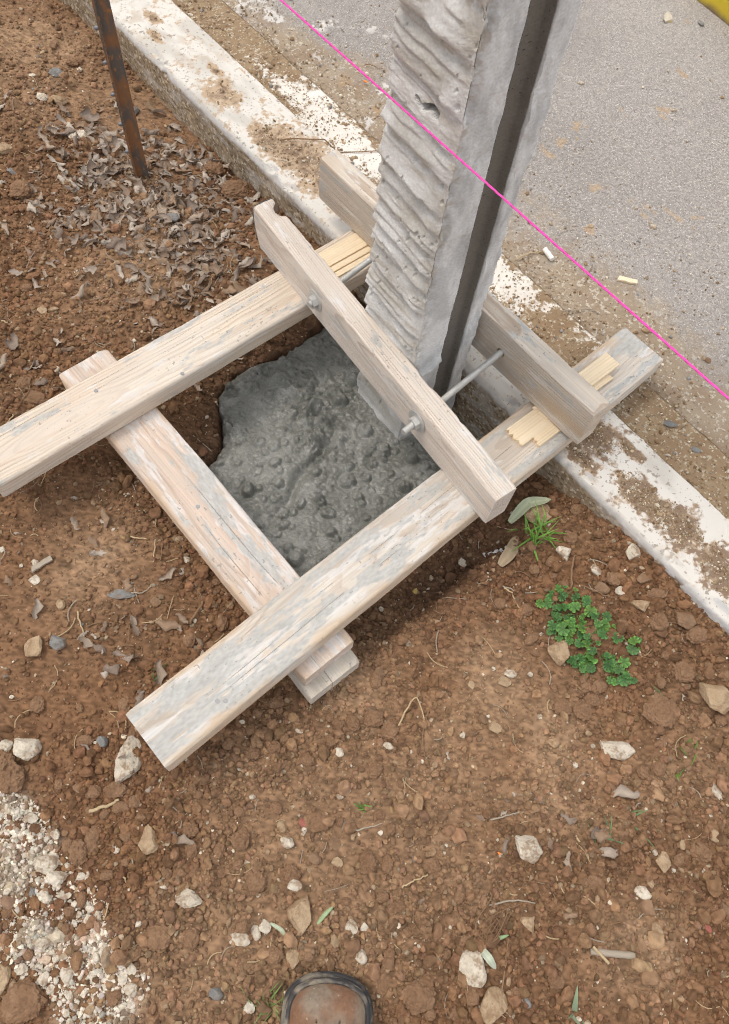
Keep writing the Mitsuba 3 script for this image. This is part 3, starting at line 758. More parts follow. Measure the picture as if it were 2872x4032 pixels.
def timber_mesh(p0, p1, w, t, seed, r=.0045, step=.008, start=None, end=None, drop=0):
    """A sawn length: rounded arrises, slightly uneven, its top centre line from p0 to p1. start and end reshape the end rows."""
    p0, p1 = np.array(p0, float), np.array(p1, float)
    L = np.linalg.norm(p1 - p0)
    d = (p1 - p0) / L
    s = np.cross([0, 0, 1.0], d)
    s /= np.linalg.norm(s)
    u = np.cross(d, s)
    ring = []
    for cx, cy, a0 in ((w / 2 - r, -r, 0), (-w / 2 + r, -r, 90), (-w / 2 + r, -t + r, 180), (w / 2 - r, -t + r, 270)):
        ring += [(cx + r * math.cos(math.radians(a0 + k)), cy + r * math.sin(math.radians(a0 + k))) for k in (0, 22, 45, 68, 90)]
    ring = np.array(ring)
    dense = []
    for a, b in zip(ring, np.roll(ring, -1, 0)):
        m = max(1, int(np.linalg.norm(b - a) / .007))
        dense += [a + (b - a) * k / m for k in range(m)]
    ring = np.array(dense)
    n = len(ring)
    ls = np.linspace(0, L, max(4, int(L / step)))
    A = np.repeat(ring[None], len(ls), 0)
    LL = np.repeat(ls[:, None], n, 1)
    q = np.stack([LL * .4, A[..., 0], A[..., 1]], -1)
    wob = (fbm(q / .030, 3, seed) - .5) * .0022
    ctr = np.array([0, -t / 2])
    rad = (A - ctr) / np.linalg.norm(A - ctr, axis=-1, keepdims=True)
    edge = np.clip(np.abs(A[..., 0]) / (w / 2) + np.abs(A[..., 1] + t / 2) / (t / 2) - 1.75, 0, 1) * 4
    nick = np.maximum(fbm(np.stack([LL / .02, A[..., 0] / .03, A[..., 1] / .03], -1), 3, seed + 5) - .60, 0) * .028 * np.clip(edge, 0, 1)
    A = A + rad * (wob - nick)[..., None]
    A[..., 0] += .0025 * (fbm(np.stack([LL / .25, LL * 0, LL * 0], -1), 2, seed + 7) - .5)
    LL[0] += .0016
    A[0] = ctr + (A[0] - ctr) * .975
    LL[-1] -= .0016
    A[-1] = ctr + (A[-1] - ctr) * .975
    if start is not None:
        LL, A = start(LL, A)
    if end is not None:
        LL, A = end(LL, A, L)
    v = p0 + LL[..., None] * d + A[..., :1] * s + A[..., 1:] * u
    f = grid_faces(len(ls), n)
    j = np.arange(n)
    wrap = np.concatenate([np.stack([np.arange(len(ls) - 1) * n + n - 1, np.arange(1, len(ls)) * n + n - 1, np.arange(1, len(ls)) * n, np.arange(len(ls) - 1) * n], -1)])
    q4 = np.vstack([f, wrap])
    tri = np.vstack([q4[:, [0, 1, 2]], q4[:, [0, 2, 3]]])
    v = v.reshape(-1, 3)
    caps = []
    for row, flip in ((0, False), (len(ls) - 1, True)):
        c = len(v)
        base = row * n
        v = np.vstack([v, v[base:base + n].mean(0)])
        k = np.stack([j * 0 + c, base + j, base + (j + 1) % n], 1)
        caps.append(k if not flip else k[:, ::-1])
    tri = np.vstack([tri] + caps)
    mesh = trimesh.Trimesh(v, tri, process=False)
    if mesh.volume < 0:
        tri = tri[:, ::-1]
    return v, tri


PEACH, PALE, GREYW = (.585, .475, .375), (.60, .535, .46), (.455, .42, .375)
BEAMS = dict(
    A=((-.7272, -.0357, .1205), (-.7318, .795, .1065), .0892, .0383), B=((-.2548, -.0638, .1175), (-.2871, .9429, .1040), .0899, .0379),
    C=((-.8483, .5595, .1896), (-.2052, .5090, .1892), .0388, .0800), D=((-.8615, .7085, .2031), (-.2151, .7113, .2031), .0376, .0886),
    E=((-.8326, .1824, .0783), (-.1958, .1921, .0762), .0890, .0383), F=((-.2951, .1877, .0375), (-.1751, .1868, .0378), .0905, .0383))


def c_start(L, A):
    """The far end of the clamp: corner broken off along a knot, bottom rounded away."""
    A = A.copy()
    L = L + np.clip(1 - L / .02, 0, 1) * (np.clip((-A[..., 1] - .030) / .05, 0, 1) ** 1.3 * .020)
    dip = np.clip((A[..., 0] - .004) / .012, 0, 1) * np.where(L < .045, 1, 0) * np.exp(-((L - .030) / .014) ** 2)
    A[..., 1] -= .010 * dip * (A[..., 1] > -.03)
    A[..., 0] -= .006 * np.clip((A[..., 0] - .008) / .01, 0, 1) * np.exp(-((L - .034) / .012) ** 2)
    return L, A


wood_matter("wood_far", *BEAMS["A"][:2], 3.0, (.66, .58, .485), (.40, .28, .19), cement=.20, grey=.12, heart=(-.004, -.032), rings=270, contrast=.68, stain=((.60, .47, .37), .4), cracks=((.024, .02, .6, .0006), (.012, .1, .5, .0005)))
wood_matter("wood_near", *BEAMS["B"][:2], 5.0, (.60, .54, .47), (.45, .36, .28), cement=.80, grey=.40, heart=(.01, -.09), rings=300, contrast=.8, cracks=((-.006, 0, .20, .0009), (-.014, .12, .42, .0008), (.010, .3, .62, .0006), (.002, .62, .9, .0009)), smears=((-.2, .62, -.034, .034, .13), (.42, .60, -.05, .05, .06)), edge=.043, stain=((.57, .44, .32), .4))
wood_matter("wood_clamp_front", *BEAMS["C"][:2], 7.0, (.63, .565, .50), (.42, .33, .265), cement=.30, grey=.25, heart=(.03, -.02), rings=300, contrast=.95)
wood_matter("wood_clamp_back", *BEAMS["D"][:2], 9.0, (.585, .52, .445), (.38, .285, .21), cement=.40, grey=.40, heart=(.001, -.16), rings=230, contrast=.9, stain=((.47, .33, .20), .6))
wood_matter("wood_cross", *BEAMS["E"][:2], 11.0, (.61, .50, .42), (.42, .30, .225), cement=.50, grey=.25, heart=(-.02, -.10), rings=300, contrast=.65, smears=((.19, .66, .002, .06, .20),), edge=.043, stain=((.56, .44, .38), .5), cracks=((.012, .3, .6, .0008), (-.016, .36, .64, .0007)))
wood_matter("wood_block", *BEAMS["F"][:2], 13.0, (.55, .50, .425), (.42, .35, .28), cement=.15, grey=.35, heart=(.01, -.12), rings=150, contrast=.5, cracks=((-.004, .06, .13, .0012),))
TL = dict(A=("timber", "pale peach timber with clear grain, far long side of the frame", "wood_far"),
          B=("timber", "long weathered timber streaked with cement, from lower left across the kerb", "wood_near"),
          C=("timber", "timber on edge in front of the post, with a broken knotty end and two bolts", "wood_clamp_front"),
          D=("timber", "grey-brown timber on edge behind the post, standing on thin shims", "wood_clamp_back"),
          E=("timber", "pinkish bottom cross timber, half coated with cement, under both long timbers", "wood_cross"),
          F=("timber", "short timber block on the soil beneath the end of the bottom cross timber", "wood_block"))
for k, (nm, lab, wm) in TL.items():
    p0, p1, w, t = BEAMS[k]
    mesh = timber_mesh(p0, p1, w, t, 130 + ord(k), start={"C": c_start}.get(k), r={"A": .007, "B": .006}.get(k, .004))
    if k == "D":                                                            # drilled for the two rods
        mesh = trimesh.Trimesh(*mesh, process=False)
        for hx, hy, hz in ((-.4, .71, .157), (-.6740, .71, .1515)):
            drill = trimesh.creation.cylinder(radius=.0078, height=.06, sections=20)
            drill.apply_transform(trimesh.transformations.rotation_matrix(math.pi / 2, [1, 0, 0]))
            drill.apply_translation([hx, hy, hz])
            mesh = trimesh.boolean.difference([mesh, drill], engine="manifold")
        mesh = (np.array(mesh.vertices), np.array(mesh.faces))
    thing(nm, lab, "timber", mikit.ply(mesh, wm, smooth=40))

# nail heads and a knot
plain("steel_dull", (.30, .30, .31), .5, .5, metallic=.6)
plain("knot_matter", (.085, .055, .04), .8)


def on_beam(k, l, a):
    p0, p1 = map(np.array, BEAMS[k][:2])
    d = (p1 - p0) / np.linalg.norm(p1 - p0)
    s = np.cross([0, 0, 1.0], d)
    s /= np.linalg.norm(s)
    return p0 + d * l + s * a


disc = trimesh.creation.cylinder(radius=.0030, height=.0022, sections=14)
for k, key, spots in (("A", "timber", ((.322, -.039), (.20, .012))), ("B", "timber_001", ((.10, -.020), (.108, -.026), (.60, -.02))), ("E", "timber_004", ((.58, .012), (.33, -.006)))):
    for l, a in spots:
        part(key, "nail", mikit.ply(disc, "steel_dull", smooth=30, to_world=T().translate(on_beam(k, l, a).tolist())))

ball = trimesh.creation.icosphere(subdivisions=3)
kv = ball.vertices * (1 + .5 * (fbm(ball.vertices * 2.2, 3, 9) - .5))[:, None]
part("timber_002", "knot", mikit.ply((kv, ball.faces), "knot_matter", smooth=True, to_world=T().translate([-.8235, .5720, .1845]).rotate([0, 0, 1], -35).scale([.0125, .0048, .0055])), "dark loose knot at the broken end")

# ---------------------------------------------------------------- shims
def shim_matter(p, n, uv):
    r = (p.x - .6 * dr.abs(p.z) + .006 * (noise(p.x * 30, p.y * 6, 2) - .5)) * 210
    t = r - dr.floor(r)
    return mix((.80, .68, .50), (.70, .50, .28), smoothstep(.35, .85, t) * smoothstep(1, .92, t) * cell_rand(dr.floor(r), 3) * .75) * (.93 + .14 * noise(p.x * 900, p.y * 14, 4))


bumped("shim_wood", proc(shim_matter), lambda p, n, uv: .0005 * noise(p.x * 800, p.y * 12, 4), rough=.7, spec=.3)


def shim(x, y0, y1, w, z0, zl, zr, seed, yaw=0.0, ragged=True):
    """A thin wedge with a splintered end; zl, zr its thickness at the two ends."""
    g = np.random.default_rng(seed)
    m = 9
    us = np.linspace(-w / 2, w / 2, m)
    jag0 = g.uniform(-.004, .004, m) * ragged
    rows = []
    for t in np.linspace(0, 1, 6):
        yy = y0 + (y1 - y0) * t + jag0 * (1 - t) + g.uniform(-.0006, .0006, m) * (t == 1)
        rows.append(np.stack([us, yy - (y0 + y1) / 2, np.full(m, zl + (zr - zl) * t)], 1))
    top = np.array(rows)
    bot = top.copy()
    bot[..., 2] = 0
    v = np.vstack([top.reshape(-1, 3), bot.reshape(-1, 3)])
    f = grid_faces(6, m)
    k = 6 * m
    fs = [f, f[:, ::-1] + k]
    for a, b in ((0, 1), (5, -1)):
        for i in range(m - 1):
            q = [a * m + i, a * m + i + 1, a * m + i + 1 + k, a * m + i + k]
            fs.append(np.array([q if b < 0 else q[::-1]]))
    for i in range(5):
        fs.append(np.array([[i * m, i * m + k, (i + 1) * m + k, (i + 1) * m]]))
        fs.append(np.array([[i * m + m - 1, (i + 1) * m + m - 1, (i + 1) * m + m - 1 + k, i * m + m - 1 + k]]))
    c, s = math.cos(yaw), math.sin(yaw)
    v = np.stack([v[:, 0] * c - v[:, 1] * s + x, v[:, 0] * s + v[:, 1] * c + (y0 + y1) / 2, v[:, 2] + z0], 1)
    return v, np.vstack(fs)


BT, AT = .1075, .1083                                                      # tops of the two long timbers under the back clamp
for lab, args in (("pale wood shim under the back clamp on the near timber, with a splintered lower end", (-.287, .626, .84, .036, BT + .0003, .0072, .0025, 1)),
                  ("narrow pale shim beside the splintered one on the near timber", (-.262, .650, .80, .020, BT + .0003, .0068, .0022, 2)),
                  ("clean pale shim sticking out beyond the back clamp on the near timber", (-.2935, .69, .860, .030, BT + .0066, .0012, .0068, 3)),
                  ("wide pale shim on the far timber between the two clamps", (-.742, .585, .78, .034, AT + .0003, .0075, .0035, 4)),
                  ("pale shim strip on the far timber, middle of three", (-.7175, .592, .78, .011, AT + .0003, .0060, .003, 5)),
                  ("thin pale shim strip on the far timber, nearest to the post", (-.7055, .600, .77, .010, AT + .0003, .0042, .002, 6))):
    thing("wood_shim", lab, "shim", mikit.ply(shim(*args), "shim_wood"))

# ---------------------------------------------------------------- threaded rods
mat("zinc", type="principled", base_color=proc(lambda p, n, uv: mix((.62, .62, .61), (.45, .45, .43), tfbm(p.x * 160, p.y * 160, p.z * 160))), metallic=.45, roughness=.5, specular=.5)


def threaded(p0, p1, r, pitch=.0022, sides=14):
    p0, p1 = np.array(p0, float), np.array(p1, float)
    L = np.linalg.norm(p1 - p0)
    ts = np.arange(0, L, pitch / 2)
    rad = np.where(np.arange(len(ts)) % 2 == 0, r, r * .86)
    return tube(p0 + (p1 - p0) * (ts / L)[:, None], rad, sides)


def disk_on(c, axis, r, h, sections=28, hole=None):
    m = trimesh.creation.cylinder(radius=r, height=h, sections=sections)
    m.apply_transform(trimesh.geometry.align_vectors([0, 0, 1], axis))
    m.apply_translation(c)
    return m


CF = [np.array(v[:2]) for v in BEAMS["C"][:2]]
cd = (CF[1] - CF[0]) / np.linalg.norm(CF[1] - CF[0])
cn = np.array([cd[1], -cd[0], 0])                                          # out of the front clamp, towards the wet concrete
for lab, x0, lean, zr, out, ang in (("galvanised threaded rod through both clamps on the groove side of the post, nut in front", -.3845, -.0148 / .188, .157, .030, 12),
                               ("galvanised threaded rod through both clamps on the far side of the post, nut in front", -.6575, -.0136 / .13, .1515, .015, 40)):
    yf = CF[0][1] + (x0 - CF[0][0]) / cd[0] * cd[1] - .0388 / 2
    d = np.array([lean, 1, 0])
    d /= np.linalg.norm(d)
    c = np.array([x0, yf, zr])
    yb = .7301
    e = c + d * (yb - yf)
    k = thing("threaded_rod", lab, "threaded rod", mikit.ply(threaded(c - d * out, e + d * .02, .0054), "zinc", smooth=60))
    part(k, "washer", mikit.ply(disk_on(c + cn * .0012 , cn, .0185, .0018), "zinc", smooth=30), "large round flat washer against the front clamp")
    nut = trimesh.creation.cylinder(radius=.0102, height=.0085, sections=6)
    ball = trimesh.creation.icosphere(subdivisions=3, radius=.0109)
    nut = trimesh.boolean.intersection([nut, ball], engine="manifold")
    nut.apply_transform(trimesh.transformations.rotation_matrix(math.radians(ang), [0, 0, 1]))
    nut.apply_transform(trimesh.geometry.align_vectors([0, 0, 1], cn))
    n1 = nut.copy()
    n1.apply_translation(c - d * .0065)
    part(k, "nut", mikit.ply(n1, "zinc", smooth=30))
    n2 = nut.copy()
    n2.apply_translation(e + d * .0065)
    part(k, "nut", mikit.ply(n2, "zinc", smooth=30))
    part(k, "washer", mikit.ply(disk_on(e + d * .0014, d, .0185, .0018), "zinc", smooth=30))


# ---------------------------------------------------------------- the concrete post
PX0, PY0, PYAW, PW, PD = -.4502, .5496, -.05, .1224, .1313                 # ridge corner, turn, width of the front, depth
GR0, GR1, GDEEP = .0557, .0998, .017                                       # the groove
cu, cv = np.array([math.cos(PYAW), math.sin(PYAW)]), np.array([-math.sin(PYAW), math.cos(PYAW)])


def loop(points, step):
    out, nrm, tag = [], [], []
    P = np.array([q[:2] for q in points], float)
    for k in range(len(P)):
        a, b = P[k], P[(k + 1) % len(P)]
        L = np.linalg.norm(b - a)
        m = max(2, int(L / step[points[k][2]]))
        for j in range(m):
            out.append(a + (b - a) * j / m)
            d = (b - a) / L
            nrm.append([d[1], -d[0]])
            tag.append(points[k][2])
    return np.array(out), np.array(nrm), np.array(tag)


# local axes: p to the right along the front (0 at the ridge), q to the back; counterclockwise
outline = [(-PW, 0, 0), (0, 0, 1), (0, GR0, 2), (-GDEEP * .25, GR0 + .0015, 2), (-GDEEP, GR0 + .003, 3), (-GDEEP, GR1 - .003, 2), (0, GR1, 1), (0, PD, 4),
           (-PW, PD, 5), (-PW, GR1, 2), (-PW + GDEEP, GR1 - .003, 3), (-PW + GDEEP, GR0 + .003, 2), (-PW, GR0, 5)]
ol, on_, ot = loop(outline, {0: .0013, 1: .0016, 2: .0022, 3: .003, 4: .003, 5: .004})
pz = np.concatenate([np.arange(-.30, .02, .01), np.arange(.02, .565, .0021), np.arange(.565, .602, .0008), np.arange(.602, .80, .0021), np.arange(.80, 1.62, .02)])
S, ZZ = np.meshgrid(np.arange(len(ol)), pz, indexing="ij")
OP, OQ, TAG = ol[S, 0], ol[S, 1], ot[S]
# split-stone courses on the front and the back: each course bellies out and is cut back sharply beneath
LEDGE = np.array([-.30, -.20, -.10, -.02, .045, .10, .15, .20, .240, .292, .335, .366, .408, .446, .474, .522, .560, .603, .662, .715, .79, .85, .93, 1.02, 1.10, 1.2, 1.3, 1.42, 1.5, 1.62])
DEPTH = np.array([.5, .5, .6, .7, .9, .7, .8, .9, 1.0, .8, .9, .55, .9, .8, 1.0, 1.05, .75, .9, 1.1, 1.0, .9, .9, .9, .8, .8, .8, .8, .8, .8])


def courses(along, z, seed):
    zw = z + .014 * (fbm(np.stack([along / .16, z / .16, z * 0], -1), 2, seed) - .5) + .005 * (fbm(np.stack([along / .035, z / .07, z * 0], -1), 2, seed + 1) - .5) + .06 * (along + .06)
    k = np.clip(np.searchsorted(LEDGE, zw, side="right") - 1, 0, len(DEPTH) - 1)
    t = np.clip((zw - LEDGE[k]) / (LEDGE[k + 1] - LEDGE[k]), 0, 1)      # 0 at the bottom of a course
    belly = np.where(t < .16, np.sqrt(np.clip(t / .16, 0, 1)), 1 - np.clip((t - .16) / .84, 0, 1) ** 1.35)
    r = .45 + 1.0 * fbm(np.stack([along / .07, k * 3.7, z / .2], -1), 3, seed + 2)
    d = .0118 * DEPTH[k] * (belly * r - .50)
    kk = zw / .0125 + 1.1 * fbm(np.stack([along / .10, z / .05, z * 0], -1), 2, seed + 3)
    tt = kk - np.floor(kk)
    gate = sst(.44, .54, fbm(np.stack([along / .09, np.floor(kk) * .9, z * 0], -1), 2, seed + 4))
    fine = np.where(tt < .25, tt / .25, 1 - (tt - .25) / .75) * gate
    return d + .0034 * fine + .0022 * (fbm(np.stack([along / .022, z / .0045, z * 0], -1), 3, seed + 6) - .5) + .0020 * (fbm(np.stack([along / .05, z / .010, z * 0], -1), 3, seed + 5) - .5)


DISP = np.zeros_like(ZZ)
fr = TAG == 0
taper = sst(0, .020, -OP) * .85 + .15
DISP += np.where(fr, courses(OP, ZZ, 201) * taper, 0)
bk = TAG == 4
DISP += np.where(bk, .8 * courses(OP + .4, ZZ * .9 + .2, 231), 0)
# bug holes in the front
g = np.random.default_rng(241)
for _ in range(150):
    hx, hz, hr = g.uniform(-PW, 0), g.uniform(.0, .78), g.uniform(.0008, .0016) * g.choice([1, 1, 1.5])
    cut = fr & (np.abs(OP - hx) < .006) & (np.abs(ZZ - hz) < .007)
    DISP[cut] -= .005 * np.exp(-(((OP[cut] - hx) / hr) ** 2 + ((ZZ[cut] - hz) / (hr * 1.4)) ** 2) ** 1.5)
slot = fr & (OP < -.03) & (OP > -.085)
cl = np.exp(-(((OP - (-.0555)) / .0185) ** 8)) * np.exp(-(((ZZ - (.584 + .0026 * np.sin((OP + .055) * 200))) / (.0042 - .0016 * (OP < -.060))) ** 4))
DISP = np.where(slot & (cl > .3), -.075, DISP)
# the faces beside the groove: trowelled, with honeycombed edges and one knocked-off corner
fl = TAG == 1
f3 = np.stack([OQ / .02, ZZ / .03, ZZ * 0 + OP], -1)
DISP += np.where(fl, .0035 * (fbm(f3, 3, 251) - .5) + .0034 * (fbm(f3 * 3.2, 3, 253) - .5) * sst(.42, .6, fbm(f3 * .6, 2, 254)) + .0012 * (fbm(f3 * 5, 2, 252) - .5), 0)
ridge_rough = fl & (OQ < .016)
DISP -= np.where(ridge_rough, (.0045 * sst(.52, .62, fbm(np.stack([OQ / .008, ZZ / .014, ZZ * 0], -1), 2, 255)) + .004 * sst(.42, .6, fbm(np.stack([ZZ / .07, ZZ * 0, OQ * 8], -1), 2, 257))) * sst(.017, .004, OQ), 0)
lip = fl & (OQ > GR0 - .010) & (OQ < GR0)
DISP += np.where(lip, .004 * (fbm(np.stack([ZZ / .02, OQ / .01, ZZ * 0], -1), 3, 259) - .45), 0)
ledge_z = .425 - .25 * (OQ - .03)                                          # a step across the near strip
strip = fl & (OQ < GR0)
DISP -= np.where(strip, .0035 * sst(ledge_z + .004, ledge_z - .004, ZZ) * sst(.30, .40, ZZ), 0)
DISP += np.where(strip, .006 * np.exp(-((ZZ - .155 - .3 * (OQ - .03)) / .008) ** 2) + .003 * sst(.16, .15, ZZ), 0)
far_strip = fl & (OQ > GR1)
DISP += np.where(far_strip, .005 * (fbm(np.stack([ZZ / .05, OQ / .02, ZZ * 0], -1), 3, 261) - .5), 0)
gr = TAG == 3
DISP += np.where(gr, .0006 * (fbm(f3 * .5, 2, 263) - .5), 0)
NP_, NQ_ = on_[S, 0], on_[S, 1]
edge_wob = np.where((TAG == 2) | fl, .0022 * (fbm(np.stack([ZZ / .022, ZZ * 0 + np.where(OQ < .078, 1.0, 5.0), ZZ * 0], -1), 3, 265) - .5) * np.exp(-np.minimum(np.abs(OQ - GR0), np.abs(OQ - GR1)) / .006), 0)
PL, QL = OP + NP_ * DISP, OQ + NQ_ * DISP + edge_wob * np.where(OQ < .078, 1, -1) * 1.6
# far vertical edge is broken back lower down
chunk = (TAG == 1) & (OQ > GR1 + .008) | (bk & (OP > -.012))
drop = np.where(chunk, sst(.505, .490, ZZ + .02 * (fbm(np.stack([ZZ / .03, OP / .01, OQ / .01], -1), 2, 267) - .5)) * .007, 0)
QL = QL - drop * np.clip((OQ - GR1) / (PD - GR1), 0, 1)
QL += np.where(chunk, .006 * (fbm(np.stack([ZZ / .045, ZZ * 0, ZZ * 0], -1), 3, 269) - .5), 0)
VX = PX0 + PL * cu[0] + QL * cv[0]
VY = PY0 + PL * cu[1] + QL * cv[1]
pv = np.stack([VX, VY, ZZ], -1)
# corners: ease them by averaging with the neighbours along the loop
corner = np.zeros(len(ol))
for k in range(len(ol)):
    if ot[k] != ot[k - 1] and {ot[k], ot[k - 1]} != {1, 2}:
        corner[k] = 1
pv = np.where(corner[:, None, None] > 0, .5 * pv + .25 * (np.roll(pv, 1, 0) + np.roll(pv, -1, 0)), pv)
pf = grid_faces(len(ol), len(pz), wrap=True)
nv_ = len(pv.reshape(-1, 3))
top = np.arange(len(ol)) * len(pz) + len(pz) - 1
pverts = np.vstack([pv.reshape(-1, 3), pv[:, -1].mean(0)])
ptri = np.vstack([pf[:, [0, 1, 2]], pf[:, [0, 2, 3]], np.stack([top, np.roll(top, -1), top * 0 + nv_], 1)])
if trimesh.Trimesh(pverts, ptri, process=False).volume < 0:
    ptri = ptri[:, ::-1]


def post_color(p, n, uv):
    q = (p.x - PX0) * float(cv[0]) + (p.y - PY0) * float(cv[1])
    s = (p.x - PX0) * float(cu[0]) + (p.y - PY0) * float(cu[1])
    m1, m2 = tfbm(p.x * 26, p.y * 26, p.z * 26), tfbm(p.x * 90, p.y * 90, p.z * 90)
    front = smoothstep(.006, .001, q + .008 * (m2 - .5))
    buff = mix((.485, .48, .458), (.62, .622, .618), smoothstep(.35, .65, m1))
    buff = mix(buff, (.42, .39, .33), smoothstep(.54, .74, tfbm(p.x * 20, p.y * 20, p.z * 70 + 9)) * .7)
    cool = mix((.50, .512, .52), (.66, .672, .68), smoothstep(.35, .68, tfbm(p.x * 40, p.y * 40, p.z * 18)))
    cool = mix(cool, (.46, .43, .38), smoothstep(.5, .62, m2) * smoothstep(.020, .004, q) * .8)
    c = mix(cool, buff, front)
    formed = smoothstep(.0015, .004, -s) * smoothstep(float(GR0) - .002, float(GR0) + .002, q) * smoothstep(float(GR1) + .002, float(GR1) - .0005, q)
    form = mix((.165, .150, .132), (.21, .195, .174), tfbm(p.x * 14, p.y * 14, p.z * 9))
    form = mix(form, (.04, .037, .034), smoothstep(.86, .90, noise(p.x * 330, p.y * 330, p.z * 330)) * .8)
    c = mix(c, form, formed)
    return c * (.80 + .40 * tfbm(p.x * 420, p.y * 420, p.z * 420))


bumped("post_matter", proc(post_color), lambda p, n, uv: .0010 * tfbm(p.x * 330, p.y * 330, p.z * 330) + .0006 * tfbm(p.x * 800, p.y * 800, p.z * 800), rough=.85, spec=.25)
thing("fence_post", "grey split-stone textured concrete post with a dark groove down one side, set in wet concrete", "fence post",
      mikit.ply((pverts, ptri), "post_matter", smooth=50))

# ---------------------------------------------------------------- string line
plain("string_pink", (.93, .10, .50), .6, .3)
sx = np.linspace(-4.2, 3.4, 900)
sy = .5241 + (sx + .4) * -.0108
tw = []
for ph in (0, 2 * math.pi / 3, 4 * math.pi / 3):
    a = sx * 2 * math.pi / .011 + ph
    tw.append(tube(np.stack([sx, sy + .00066 * np.cos(a), .590 + .00066 * np.sin(a) - .0035 * np.cos((sx + .4) * .4)], 1), .00072, 5))
thing("string_line", "taut bright pink builder's string crossing in front of the post", "string", mikit.ply(join(tw), "string_pink", smooth=True))


# ---------------------------------------------------------------- rusty stake
def rust_color(p, n, uv):
    a = tfbm(p.x * 70, p.y * 70, p.z * 22)
    c = mix((.13, .108, .096), (.25, .125, .062), smoothstep(.38, .62, a))
    return mix(c, (.36, .17, .06), smoothstep(.60, .72, tfbm(p.x * 220, p.y * 220, p.z * 90)) * .8)


bumped("rust_matter", proc(rust_color), lambda p, n, uv: .0015 * tfbm(p.x * 300, p.y * 300, p.z * 300), rough=.72, spec=.4)
plain("stud_matter", (.20, .21, .24), .45, .5, metallic=.4)
SX, SY = -1.2195, .5125
az = math.radians(207)                                                     # stem direction
sd, sn = np.array([math.cos(math.radians(62)), math.sin(math.radians(62))]), np.array([-math.sin(math.radians(62)), math.cos(math.radians(62))])
sec = [(-.0025, -.0175), (.0016, -.0170), (.0022, -.0042), (.0060, -.0024), (.030, -.0022), (.0325, -.0030), (.0325, .0030), (.030, .0022), (.0060, .0024), (.0022, .0042), (.0016, .0170), (-.0025, .0175), (-.0018, .006), (-.0026, 0), (-.0018, -.006)]
sz = np.concatenate([np.arange(-.25, .5, .02), np.arange(.5, 1.0, .1)])
sec = np.array(sec) * .76
stv = np.array([[[SX + a * sd[0] + b * sn[0] + .0008 * math.sin(z * 9), SY + a * sd[1] + b * sn[1], z] for z in sz] for a, b in sec])
stf = grid_faces(len(sec), len(sz), wrap=True)
stt = np.vstack([stf[:, [0, 1, 2]], stf[:, [0, 2, 3]]])
stv2 = np.vstack([stv.reshape(-1, 3), stv[:, -1].mean(0)])
tp = np.arange(len(sec)) * len(sz) + len(sz) - 1
stt = np.vstack([stt, np.stack([tp, np.roll(tp, -1), tp * 0 + len(stv2) - 1], 1)])
if trimesh.Trimesh(stv2, stt, process=False).volume < 0:
    stt = stt[:, ::-1]
stake = thing("steel_stake", "rusty steel fence stake with studs standing in dead leaves", "stake", mikit.ply((stv2, stt), "rust_matter", smooth=30))
knob = trimesh.creation.icosphere(subdivisions=2, radius=.0036)
knob.apply_scale([1.7, 1, 1.0])
for z in np.arange(.054, .95, .0603):
    part(stake, "stud", mikit.ply(knob, "stud_matter", smooth=True, to_world=T().translate([SX - .0040 * sd[0] - .001 * sn[0], SY - .0040 * sd[1] - .001 * sn[1], float(z)]).rotate([0, 0, 1], 62)))


# ---------------------------------------------------------------- yellow block at the far side of the road
def yellow_color(p, n, uv):
    c = mix((.60, .46, .035), (.50, .37, .03), tfbm(p.x * 6, p.z * 9, p.y))
    c = mix(c, (.16, .12, .05), smoothstep(.72, .76, tfbm(p.x * 34, p.z * 34, 4)) * .8)
    return mix(c, (.17, .12, .07), smoothstep(.055, .035, p.z + .008 * tfbm(p.x * 30, 1, 2)))


bumped("yellow_paint", proc(yellow_color), lambda p, n, uv: .001 * tfbm(p.x * 60, p.y * 60, p.z * 60), rough=.5, spec=.4)
h = [(0, 0), (.018, .105), (.03, .125), (.20, .125), (.212, .105), (.23, 0)]
bm = trimesh.creation.extrude_polygon(Polygon(h), 1.9, engine="earcut")
bm.apply_transform(np.array([[0, 0, 1, 0], [1, 0, 0, 0], [0, 1, 0, 0], [0, 0, 0, 1.0]]))
bm = bm.subdivide_to_size(.2)
bm.apply_transform(trimesh.transformations.rotation_matrix(math.radians(-5.0), [0, 0, 1]))
bm.apply_translation([-1.02, 1.884, AZ + .001])
thing("wheel_stop", "yellow painted block standing on the asphalt in the upper right corner", "parking block", mikit.ply(bm, "yellow_paint"))


# ---------------------------------------------------------------- boot
BT0, BAX = np.array([.103, -.0445]), np.array([.735, -.678])               # tip of the toe, direction to the heel
BSIDE = np.array([-BAX[1], BAX[0]])


def boot_half(t):
    """Half width of the sole at t metres from the toe."""
    return np.where(t < .045, .0555 * np.clip(1 - np.clip((.045 - t) / .045, 0, 1) ** 2.6, 0, 1) ** .5, .0555 + .004 * sst(.045, .09, t) - .015 * sst(.11, .19, t) + .005 * sst(.20, .26, t)) * np.where(t > .27, np.sqrt(np.clip(1 - ((t - .27) / .03) ** 2, 0, 1)), 1)


def boot_body(profile, nt=90):
    """profile(t, k) -> (offset from the outline, height) rows; builds rings from the sole edge upward."""
    t = np.concatenate([.0 + .045 * (1 - np.cos(np.linspace(0, math.pi / 2, 26))), np.linspace(.047, .27, 50), .27 + .03 * np.sin(np.linspace(.05, math.pi / 2, 14))])
    w = boot_half(t)
    ring = np.concatenate([np.stack([t, w], 1), np.stack([t[::-1][1:-1], -w[::-1][1:-1]], 1)])
    return ring


